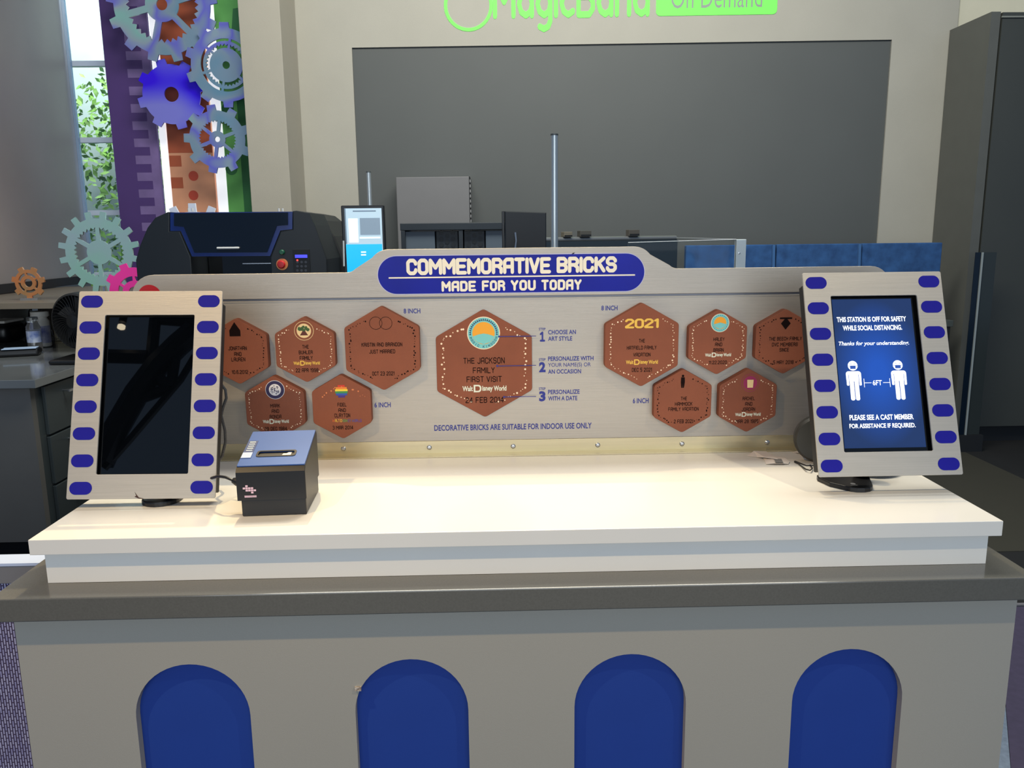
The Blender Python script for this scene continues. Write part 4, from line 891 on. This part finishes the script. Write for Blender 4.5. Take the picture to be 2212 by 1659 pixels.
for i in range(23):
    a_ = -PI*0.03+PI*1.06*i/22; c_ = Vector((cx+0.0345*math.cos(a_), cz+0.0345*math.sin(a_))); n_ = Vector((math.cos(a_), math.sin(a_))); s_ = Vector((-n_.y, n_.x))
    b.poly([tuple(c_-n_*0.0035-s_*0.0022), tuple(c_-n_*0.0035+s_*0.0022), tuple(c_+n_*0.0022)][::1], 0.0012, F)
b.build('emblem_teeth', NVI, T)
ringtext(T, F, cx, cz, 0.0335, 'MAGIC KINGDOM', NVI, 0.0060, 200, 340)
for s_, x0, y0, x1, y1 in (('THE', 1001, 773, 1025, 785.5), ('JACKSON', 1031, 772, 1090, 785.5), ('FAMILY', 1021.5, 793.5, 1068.5, 806), ('FIRST', 1008, 813, 1045, 825.5), ('VISIT', 1051, 812.5, 1084, 825), ('24 FEB 2014', 1005.5, 857.5, 1088, 870)): strokes(s_, bb(x0, y0, x1, y1, 0.004), F, 'lettering', INKD, T, w=0.85, z=0.0005)
wdw(T, F, 999, 831, 1094, 847, PALE, th=0.004)
b = MB()
for px0, py in ((1078, 726.5), (1074, 790), (1089, 857)):
    a_ = at(px0, py, SY-0.004); c_ = at(1158, py-1.2, SY-0.004)
    b.box((a_.x, a_.z-0.0011, 0.0014), (c_.x, a_.z+0.0004, 0.0017), F); b.disc(a_.x, a_.z-0.0003, 0.0024, 0.0018, F, 12)
b.build('leader_lines', LBL, bpy.data.objects['sign_board'])
T, F = brick(0.3375, 1.2785, w8, h8, s8, 'larger brick with gold 2021 numerals beside right 8 INCH label', INKW, gaps=(0.26, 0.05), big=1.2)
bx = bb(1350, 688, 1423, 709); strokes('2021', bx, F, 'numerals', GOLD, T, w=1.5, z=0.0006, gap=0.9)
btxt(T, F, 'THE', 1380, 732, 1393, 740); btxt(T, F, 'HATFIELD FAMILY', 1354, 747, 1418, 755); btxt(T, F, 'VACATION', 1368, 762, 1405, 770); wdw(T, F, 1352, 776, 1421, 788, GOLD); btxt(T, F, 'DEC 5 2021', 1365, 794.5, 1408, 803)
T, F = brick(0.523, 1.283, w6, h6, s6, 'brick with small teal and orange emblem, right of 2021 brick', INKW, gaps=(0.2, 0.16))
cx, cz = emblem(T, F, 1555.5, 697.5, 0.0228, INKW, TEAL, OR2, core_r=0.66)
MB().poly([(cx-0.0148, cz-0.003), (cx-0.011, cz-0.010), (cx, cz-0.0148), (cx+0.011, cz-0.010), (cx+0.0148, cz-0.003), (cx, cz+0.001)], 0.0013, F).build('emblem_lower_field', TEAL, T)
b = MB(); [b.disc(cx+0.0186*math.cos(i*PI/12), cz+0.0186*math.sin(i*PI/12), 0.0009, 0.0013, F, 5) for i in range(24)]; b.build('emblem_dots', NVI, T)
btxt(T, F, 'HALEY', 1541, 729, 1565, 736.5); btxt(T, F, 'AND', 1544.5, 740, 1560, 748); btxt(T, F, 'BRIAN', 1541, 752, 1563, 760); wdw(T, F, 1523, 761.5, 1579, 771.5, PALE); btxt(T, F, '11.22.2020', 1531, 779, 1570, 786.5)
T, F = brick(0.687, 1.282, w6, h6, s6, 'brick with dark diamond emblem partly behind right tablet', INKD)
q = at(1697.5, 697, SY-0.024); b = MB(); b.poly([(q.x-0.012, q.z-0.002), (q.x, q.z-0.017), (q.x+0.012, q.z-0.002), (q.x, q.z+0.013)], 0.0005, F); b.poly([(q.x-0.015, q.z+0.009), (q.x+0.015, q.z+0.009), (q.x+0.015, q.z+0.013), (q.x-0.015, q.z+0.013)], 0.0006, F); b.build('emblem', INKD, T)
btxt(T, F, 'THE BEECH FAMILY', 1661, 727.5, 1732, 735.5); btxt(T, F, 'DVC MEMBERS', 1667.5, 740, 1723, 748); btxt(T, F, 'SINCE', 1683.5, 751.5, 1704, 759.5); btxt(T, F, '5 MAY 2018', 1670, 778.5, 1714, 786.5)
T, F = brick(0.4415, 1.1365, w6, h6, s6, 'brick with black standing figure emblem above right 6 INCH label', INKD)
q = at(1475, 824, SY-0.024); b = MB(); b.disc(q.x, q.z+0.014, 0.003, 0.0005, F, 12); b.poly([(q.x-0.0045, q.z+0.0105), (q.x+0.0045, q.z+0.0105), (q.x+0.005, q.z-0.002), (q.x+0.003, q.z-0.016), (q.x+0.0005, q.z-0.016), (q.x, q.z-0.005), (q.x-0.0005, q.z-0.016), (q.x-0.0035, q.z-0.016), (q.x-0.005, q.z-0.002)], 0.0005, F); b.build('emblem', INKD, T)
btxt(T, F, 'THE', 1470.5, 857, 1484, 864.5); btxt(T, F, 'HAMMOCK', 1458, 868.5, 1495.5, 876.5); btxt(T, F, 'FAMILY VACATION', 1443.5, 879.5, 1509, 887.5); btxt(T, F, '2 FEB 2021', 1455.5, 906, 1497, 914)
T, F = brick(0.603, 1.135, w6, h6, s6, 'brick with magenta round emblem, rightmost of the bottom row', INKW, gaps=(0.2, 0.16))
cx, cz = emblem(T, F, 1620.5, 827, 0.0225, MAG, BRICK, MAG, core_r=0.78)
MB().poly([(cx-0.007, cz-0.012), (cx+0.007, cz-0.012), (cx+0.008, cz+0.008), (cx-0.008, cz+0.008)], 0.0013, F).build('emblem_block', SAND, T)
btxt(T, F, 'RACHEL', 1604, 857, 1630.5, 864.5); btxt(T, F, 'AND', 1609.5, 868.5, 1625, 876.5); btxt(T, F, 'JORDAN', 1602, 880, 1631, 888); wdw(T, F, 1588, 890, 1643, 900, PALE); btxt(T, F, 'MAR 28 1985', 1589, 906, 1638, 914)

# ------------------------------------------------------------------ tablet kiosks
def kiosk(X, Y, zb, w, label, tilt=20.0, roll=0.0, face=ALUW):
    a_ = math.radians(tilt); F = frame((X, Y, zb), (math.cos(roll), 0, math.sin(roll)), (0, math.sin(a_), math.cos(a_)))
    k = w/0.305; F = F @ Matrix.Scale(k, 4)
    t = root('tablet_kiosk', (X, Y+0.06, 1.0), label, 'tablet kiosk', 'tablet kiosks on the platform')
    H = 0.4425
    shape([rrect(-0.1525, 0, 0.1525, H, 0.004), rrect(-0.0945, 0.051, 0.0945, 0.390, 0.003)], -0.004, 0.0, F, 'face_plate', face, t, bev=0.0006)
    for i in range(8):
        for s_ in (-1, 1): shape([rrect(s_*0.124-0.023, 0.0228+0.0567*i-0.0132, s_*0.124+0.023, 0.0228+0.0567*i+0.0132, 0.0131, 8)], 0.0002, 0.0008, F, 'blue_oblong', PILL, t)
    MB().box((-0.098, 0.045, -0.014), (0.098, 0.396, -0.0125), F).build('screen_bezel', GLASSB, t)
    b = MB().box((-0.147, 0.012, -0.042), (0.147, H-0.022, -0.0145), F, 0.003); b.build('tablet_body', BLKM, t)
    return t, F, k
tL, FLT, kL = kiosk(-0.751, 0.1685, 1.02, 0.3025, 'left tablet kiosk with blank black screen on leaning metal frame', 19.2, -0.0097)
tR, FRT, kR = kiosk(0.8045, 0.168, 1.04, 0.305, 'right tablet kiosk with blue lit message screen on leaning metal frame', 20.2)
MB().box((-0.0935, 0.052, -0.0122), (0.0935, 0.389, -0.011), FLT).build('black_screen', GLASSB, tL, 'blank black glossy screen')
MB().prism([(-0.013, 0.0045), (-0.003, 0.0005), (0.006, 0.0), (0.003, 0.0015), (-0.004, 0.003), (-0.009, 0.009), (-0.013, 0.0145), (-0.0095, 0.0065)], 0.0002, 0.0006, FLT).build('scuff_mark', mat('scuff', S(60, 35, 30), 0.7), tL)
# lit screen
SCR = bpy.data.materials.new('lit_blue_screen'); SCR.use_nodes = True; nt = SCR.node_tree; bs = nt.nodes['Principled BSDF']
tc = nt.nodes.new('ShaderNodeTexCoord'); gr = nt.nodes.new('ShaderNodeTexGradient'); gr.gradient_type = 'SPHERICAL'; mp = nt.nodes.new('ShaderNodeMapping'); mp.inputs['Scale'].default_value = (9.5, 6, 6.2)
mp.inputs['Location'].default_value = (0, 0, 0); nt.links.new(tc.outputs['Object'], mp.inputs[0]); nt.links.new(mp.outputs[0], gr.inputs[0]); rp = nt.nodes.new('ShaderNodeValToRGB'); nt.links.new(gr.outputs[0], rp.inputs[0])
rp.color_ramp.elements[1].position = 0.85; rp.color_ramp.elements[0].color = S(30, 52, 100)+(1,); rp.color_ramp.elements[1].color = S(34, 92, 205)+(1,); nt.links.new(rp.outputs[0], bs.inputs['Emission Color']); bs.inputs['Emission Strength'].default_value = 0.8
bs.inputs['Base Color'].default_value = (0.01, 0.02, 0.05, 1); bs.inputs['Roughness'].default_value = 0.1
sc = MB().box((-0.088, 0.060, -0.0122), (0.086, 0.385, -0.011), FRT).build('lit_screen', SCR, tR, 'blue lit screen with white safety message')
TX = mat('screen_text', S(232, 236, 240), 0.4, emit=0.85)
ZS = -0.0106
def st(s, x0, y0, x1, y1, bold=0.03, shear=0.0): text(s, (x0, y0, x1, y1), FRT, 'screen_text', TX, sc, z=ZS, bold=bold, shear=shear)
st('THIS STATION IS OFF FOR SAFETY', -0.0812, 0.334, 0.0712, 0.3455); st('WHILE SOCIAL DISTANCING.', -0.0696, 0.315, 0.0603, 0.3265)
st('Thanks for your understanding.', -0.0816, 0.2795, 0.0721, 0.291, 0.02, 0.25)
st('PLEASE SEE A CAST MEMBER', -0.0725, 0.1195, 0.0654, 0.131); st('FOR ASSISTANCE IF REQUIRED.', -0.0743, 0.1005, 0.068, 0.112)
st('6FT', -0.0155, 0.194, 0.0045, 0.2055, 0.02)
b = MB()
for x0, x1 in ((-0.034, -0.018), (0.007, 0.022)): b.poly([(x0, 0.1991), (x1, 0.1991), (x1, 0.2003), (x0, 0.2003)], ZS, FRT)
for x0 in (-0.0345, 0.0215): b.poly([(x0, 0.190), (x0+0.0012, 0.190), (x0+0.0012, 0.209), (x0, 0.209)], ZS, FRT)
b.build('distance_marks', TX, sc)
for cx in (-0.0555, 0.0425):
    b = MB(); b.disc(cx, 0.2375, 0.0107, ZS, FRT, 24)
    b.bm.faces.new([b.bm.verts.new(FRT@Vector((x, y, ZS))) for x, y in rrect(cx-0.0165, 0.203, cx+0.0165, 0.2255, 0.006)])
    for s_ in (-1, 1):
        b.bm.faces.new([b.bm.verts.new(FRT@Vector((x, y, ZS+0.0001))) for x, y in rrect(cx+s_*0.0135-0.0027, 0.194, cx+s_*0.0135+0.0027, 0.215, 0.0026)])
        b.bm.faces.new([b.bm.verts.new(FRT@Vector((x, y, ZS+0.0001))) for x, y in rrect(cx+s_*0.0053-0.0046, 0.162, cx+s_*0.0053+0.0046, 0.210, 0.004)])
    b.build('masked_figure_icon', TX, sc)
    b = MB(); b.bm.faces.new([b.bm.verts.new(FRT@Vector((x, y, ZS+0.0003))) for x, y in rrect(cx-0.006, 0.2305, cx+0.006, 0.2375, 0.001)])
    for s_ in (-1, 1):
        b.poly([(cx+s_*0.0105, 0.238), (cx+s_*0.006, 0.2365), (cx+s_*0.006, 0.2358), (cx+s_*0.0105, 0.2373)], ZS+0.0003, FRT)
        b.poly([(cx+s_*0.0107-0.0004, 0.196), (cx+s_*0.0107+0.0004, 0.196), (cx+s_*0.0107+0.0004, 0.218), (cx+s_*0.0107-0.0004, 0.218)], ZS+0.0003, FRT)
        b.poly([(cx+s_*0.002, 0.2405), (cx+s_*0.006, 0.2412), (cx+s_*0.006, 0.2420), (cx+s_*0.002, 0.2412)], ZS+0.0003, FRT)
    b.poly([(cx-0.0005, 0.163), (cx+0.0005, 0.163), (cx+0.0005, 0.190), (cx-0.0005, 0.190)], ZS+0.0003, FRT)
    b.build('mask_icon', mat('screen_mask_blue', S(30, 70, 150), 0.4, emit=0.7), sc)
# stands
for t, X, lbl in ((tL, -0.726, 0), (tR, 0.79, 0)):
    q0 = Vector((X, 0.285, 1.01)); 
    MB().tube([(X, 0.262, 1.012), (X, 0.275, 1.06), (X, 0.30, 1.14)], [0.02, 0.018, 0.018], 14).build('stand_neck', BLK, t, smooth=True)
MB().prism(rrect(-0.765, 0.172, -0.687, 0.32, 0.038, 8), 1.0006, 1.010, None, 0.003).build('stand_foot', BLK, tL, smooth=False)
MB().prism([(0.690, 0.265), (0.694, 0.28), (0.83, 0.33), (0.80, 0.25), (0.785, 0.205)]+[(0.752+0.030*math.cos(math.radians(a_)), 0.203+0.022*math.sin(math.radians(a_))) for a_ in (-20, -50, -80, -110, -140, -165)]+[(0.70, 0.225)], 1.0006, 1.010, None, 0.002).build('stand_foot', BLK, tR)
MB().lathe([(0.062, 1.0106), (0.066, 1.014), (0.066, 1.019), (0.06, 1.022), (0, 1.022)], Matrix.Translation((0.84, 0.345, 0)), 32).build('swivel_base', BLK, tR, smooth=True)
b = MB(); b.disc(0.745, 0.212, 0.0055, 0.0, Matrix.Translation((0, 0, 1.0103)), 14); b.poly([(0.735, 0.200), (0.750, 0.200), (0.750, 0.203), (0.735, 0.203)], 1.0103, Matrix.Identity(4)); b.build('foot_mark', mat('mark_grey', S(120, 122, 128), 0.5), tR)
# round black disc standing behind the right tablet
q = at(1768, 938, 0.42)
t = root('round_speaker', (q.x, 0.42, 1.0), 'round black disc shaped device standing behind the right tablet', 'speaker')
FQ = Matrix.Translation((q.x, 0.42, 1.0565)) @ Matrix.Rotation(math.radians(90), 4, 'X') @ Matrix.Rotation(math.radians(-12), 4, 'Y')
MB().lathe([(0.052, -0.016), (0.056, -0.01), (0.056, 0.006), (0.051, 0.012)], FQ, 40).build('rim', mat('speaker_rim', S(58, 58, 54), 0.4), t, smooth=True)
MB().lathe([(0.0505, 0.006), (0.049, 0.008), (0, 0.010)], FQ, 40).build('front_disc', BLKM, t)
MB().lathe([(0.051, -0.0165), (0, -0.017)], FQ, 40).build('back_disc', BLKM, t)
# lanyard loop
P = [at(x, y, 0.27) for x, y in ((1757, 1008), (1742, 1006), (1728, 1001), (1717, 997), (1716, 1001), (1724, 1004), (1732, 1008), (1740, 1013), (1749, 1016), (1754, 1012), (1756, 1007))]
P = [atz(x, y, 1.003+0.004*math.sin(i)) for i, (x, y) in enumerate(((1762, 1006), (1742, 1006), (1729, 1001), (1717, 996), (1716, 1000), (1724, 1004), (1733, 1009), (1741, 1014), (1750, 1016), (1755, 1012), (1750, 1006)))]
tag(MB().tube([(p.x, p.y, max(p.z, 1.0025)) for p in P], 0.0016, 6).build('wrist_loop', BLK, smooth=True), 'thin black cord loop lying beside the right tablet', 'cord')
# paper slips
PAP = mat('paper', S(225, 215, 205), 0.7)
def slip(pts, label, lift=0.004, marks=None):
    P = [atz(x, y, 1.002) for x, y in pts]; t = root('paper_slip', (P[0].x, P[0].y, 1.0), label, 'paper', 'paper slips near the right tablet')
    b = MB(); n = len(P)//2; top = P[:n]; bot = P[n:][::-1]
    for i in range(n-1):
        h0 = lift*math.sin(PI*i/(n-1))+0.0012; h1 = lift*math.sin(PI*(i+1)/(n-1))+0.0012
        q4 = [Vector((top[i].x, top[i].y, 1.0+h0)), Vector((top[i+1].x, top[i+1].y, 1.0+h1)), Vector((bot[i+1].x, bot[i+1].y, 1.0+h1)), Vector((bot[i].x, bot[i].y, 1.0+h0))]
        lo = [b.bm.verts.new(v) for v in q4]; hi = [b.bm.verts.new(v+Vector((0, 0, 0.0006))) for v in q4]
        b.bm.faces.new(lo[::-1]); b.bm.faces.new(hi)
        for k in range(4): b.bm.faces.new((lo[k], lo[(k+1) % 4], hi[(k+1) % 4], hi[k]))
    b.build('sheet', PAP, t); return t
t = slip([(1614, 984), (1628, 978), (1655, 979), (1668, 986), (1690, 991), (1680, 996), (1652, 992), (1636, 987)], 'curled white slip lying furthest left near the bracket', 0.006)
t = slip([(1649, 989), (1665, 987), (1695, 990), (1706, 997), (1703, 1002), (1690, 1003), (1672, 1003), (1655, 1002)], 'white ticket printed with a grey barcode block', 0.003)
b = MB(); P = [atz(x, y, 1.0065) for x, y in ((1672, 991), (1688, 991), (1692, 999), (1675, 999))]; b.bm.faces.new([b.bm.verts.new(p) for p in P]); b.build('barcode', mat('barcode_grey', S(120, 118, 116), 0.7), t)
slip([(1712, 976), (1728, 975), (1742, 979), (1755, 985), (1753, 990), (1742, 985), (1728, 980), (1716, 977)], 'white slip tucked beneath the round black device', 0.003)

# receipt printer
X0, X1, Y0, Y1_ = -0.530, -0.398, 0.104, 0.262
t = root('receipt_printer', ((X0+X1)/2, (Y0+Y1_)/2, 1.0), 'black receipt printer with blue top beside the left tablet', 'printer')
RBt = mat('printer_black', S(22, 22, 24), 0.4); BLT = mat('printer_blue_top', S(58, 90, 152), 0.35, 0.3, noise=0.05)
FPx = frame((0, 0, 0), (0, 1, 0), (0, 0, 1))   # local x = world y, local z = world x
yaw_ = Matrix.Translation(((X0+X1)/2, Y0, 0)) @ Matrix.Rotation(math.radians(3.0), 4, 'Z') @ Matrix.Translation((-(X0+X1)/2, -Y0, 0))
FPx = yaw_ @ FPx
MB().box((X0+0.004, Y0+0.004, 1.0006), (X1-0.002, Y1_-0.004, 1.034), yaw_, 0.002).build('lower_housing', RBt, t)
prof = [(Y0, 1.0345), (Y1_, 1.0345), (Y1_, 1.128), (Y1_-0.004, 1.134), (Y0+0.008, 1.1005), (Y0, 1.092)]
MB().prism(prof, X0-0.002, X1, FPx, 0.0015).build('upper_housing', RBt, t)
ang = math.atan2(1.134-1.1005, (Y1_-0.004)-(Y0+0.008))
FT = yaw_ @ frame((X0, Y0+0.008, 1.1008), (1, 0, 0), (0, math.cos(ang), math.sin(ang)))
LT = math.hypot(1.134-1.1005, Y1_-Y0-0.012); WT = X1-X0
lid = shape([rrect(-0.001, 0.0, WT-0.001, LT, 0.003), rrect(0.030, 0.036, 0.105, 0.058, 0.006)], 0.0, 0.003, FT, 'top_lid', BLT, t, bev=0.0006)
MB().box((0.0305, 0.0365, 0.0002), (0.1045, 0.0575, 0.0008), FT).build('paper_slot', BLK, lid)
shape([rrect(0.028, 0.034, 0.107, 0.060, 0.007), rrect(0.032, 0.038, 0.103, 0.056, 0.005)], 0.003, 0.0042, FT, 'slot_frame', BLK, lid)
MB().prism([(0.078, 0.040), (0.096, 0.041), (0.097, 0.053), (0.091, 0.0535), (0.087, 0.049), (0.081, 0.049)], 0.0012, 0.0018, FT).build('paper_tail', PAP, lid)
MB().box((0.0, 0.055, 0.0031), (0.020, 0.105, 0.0036), FT).build('control_label', mat('label_navy', S(34, 58, 110), 0.4), lid)
MB().box((0.0, 0.030, 0.0031), (0.020, 0.053, 0.0050), FT, 0.001).build('feed_button', mat('button_pale', S(170, 185, 210), 0.4), lid)
b = MB()
for k in range(5): b.box((0.004, 0.062+k*0.009, 0.0037), (0.016, 0.0645+k*0.009, 0.0039), FT)
b.build('label_marks', PALE, lid)
FF_ = yaw_ @ frame((X0, Y0-0.0004, 1.0345)); b = MB()
for i, j in ((1, 4), (0, 3), (1, 3), (2, 3), (3, 3), (1, 2), (2, 2), (3, 2), (4, 2), (3, 1)): b.box((0.010+i*0.0052, 0.010+j*0.0045, 0.0), (0.0145+i*0.0052, 0.0137+j*0.0045, 0.0004), FF_)
for k in range(9): b.box((0.0125+k*0.0026, 0.0065, 0.0), (0.0145+k*0.0026, 0.0105, 0.0004), FF_)
b.build('pixel_emblem', mat('emblem_pink_white', S(225, 190, 205), 0.5), t)
# cables of the left tablet
a_ = yaw_ @ Vector((X0-0.002, 0.15, 1.06))
t2 = root('printer_cable', (a_.x-0.02, a_.y, 1.0), 'short black cable joining receipt printer to left tablet', 'cable')
MB().tube([a_, a_+Vector((-0.012, 0, 0.0)), a_+Vector((-0.02, 0.0, 0.003))], [0.009, 0.009, 0.005], 12).build('plug', BLK, t2, smooth=True)
MB().tube([a_+Vector((-0.019, 0, 0.003)), a_+Vector((-0.035, 0.005, 0.008)), a_+Vector((-0.055, 0.02, 0.006)), a_+Vector((-0.09, 0.05, -0.01))], 0.003, 8).build('cord', BLK, t2, smooth=True)
P = [at(x, y, 0.31+0.0*i) for i, (x, y) in enumerate(((478, 830), (487, 842), (489, 860), (482, 880), (478, 898), (486, 930), (487, 955), (480, 985), (470, 1000)))]
tag(MB().tube(P, 0.0032, 8).build('braided_cable', mat('braid_black', S(30, 30, 32), 0.6, col2=S(90, 90, 92), nscale=900), smooth=True), 'black braided cable bulging out behind the left tablet', 'cable')

# ------------------------------------------------------------------ roof truss of the entrance hall (seen mirrored in the blank tablet screen)
TR = mat('truss_navy', S(16, 22, 36), 0.5)
t = root('roof_truss', (-2.6, -4.0, 4.0), 'dark curved roof truss reflected in the blank tablet screen', 'truss')
nS = Vector((0, -math.cos(math.radians(19.2)), math.sin(math.radians(19.2)))); oS = Vector((-0.751, 0.18, 1.02))
def mir(px, py, Y=-4.0):
    v = (RT*((px-1106)/FPX) + DN*((py-829.5)/FPX) + _f); P = EYE+v*(nS.dot(oS-EYE)/nS.dot(v)); r_ = v-2*nS.dot(v)*nS
    return P+r_*((Y-P.y)/r_.y)
for L, r_, nm in (([(228, 1000), (262, 925), (305, 850), (350, 790), (395, 745), (430, 715)], 0.10, 'main_arch'), ([(235, 1012), (290, 950), (345, 885), (400, 820), (430, 770)], 0.03, 'lower_arch'),
                  ([(330, 800), (378, 838)], 0.05, 'web_member'), ([(392, 750), (378, 838)], 0.045, 'web_member'), ([(295, 868), (378, 838)], 0.045, 'web_member'), ([(250, 985), (282, 885)], 0.04, 'web_member'),
                  ([(236, 770), (330, 772)], 0.06, 'web_member'), ([(345, 690), (335, 790)], 0.05, 'web_member'), ([(350, 690), (430, 696)], 0.05, 'web_member')):
    MB().tube([mir(*p) for p in L], r_, 8).build(nm, TR, t, smooth=True)
q = mir(272, 707, -3.9)
t = root('hanging_lamp', tuple(q), 'small bright warm lamp mirrored as a spot in the blank tablet screen', 'lamp')
MB().lathe([(0, -0.03), (0.03, -0.012), (0.03, 0.012), (0, 0.03)], Matrix.Translation(q), 16).build('bulb', mat('lamp_glow', (1.0, 0.85, 0.6), 0.5, emit=12), t)
MB().lathe([(0.03, 0.041), (0.03, 0.12), (0, 0.12)], Matrix.Translation(q), 12).build('lamp_holder', TR, t)
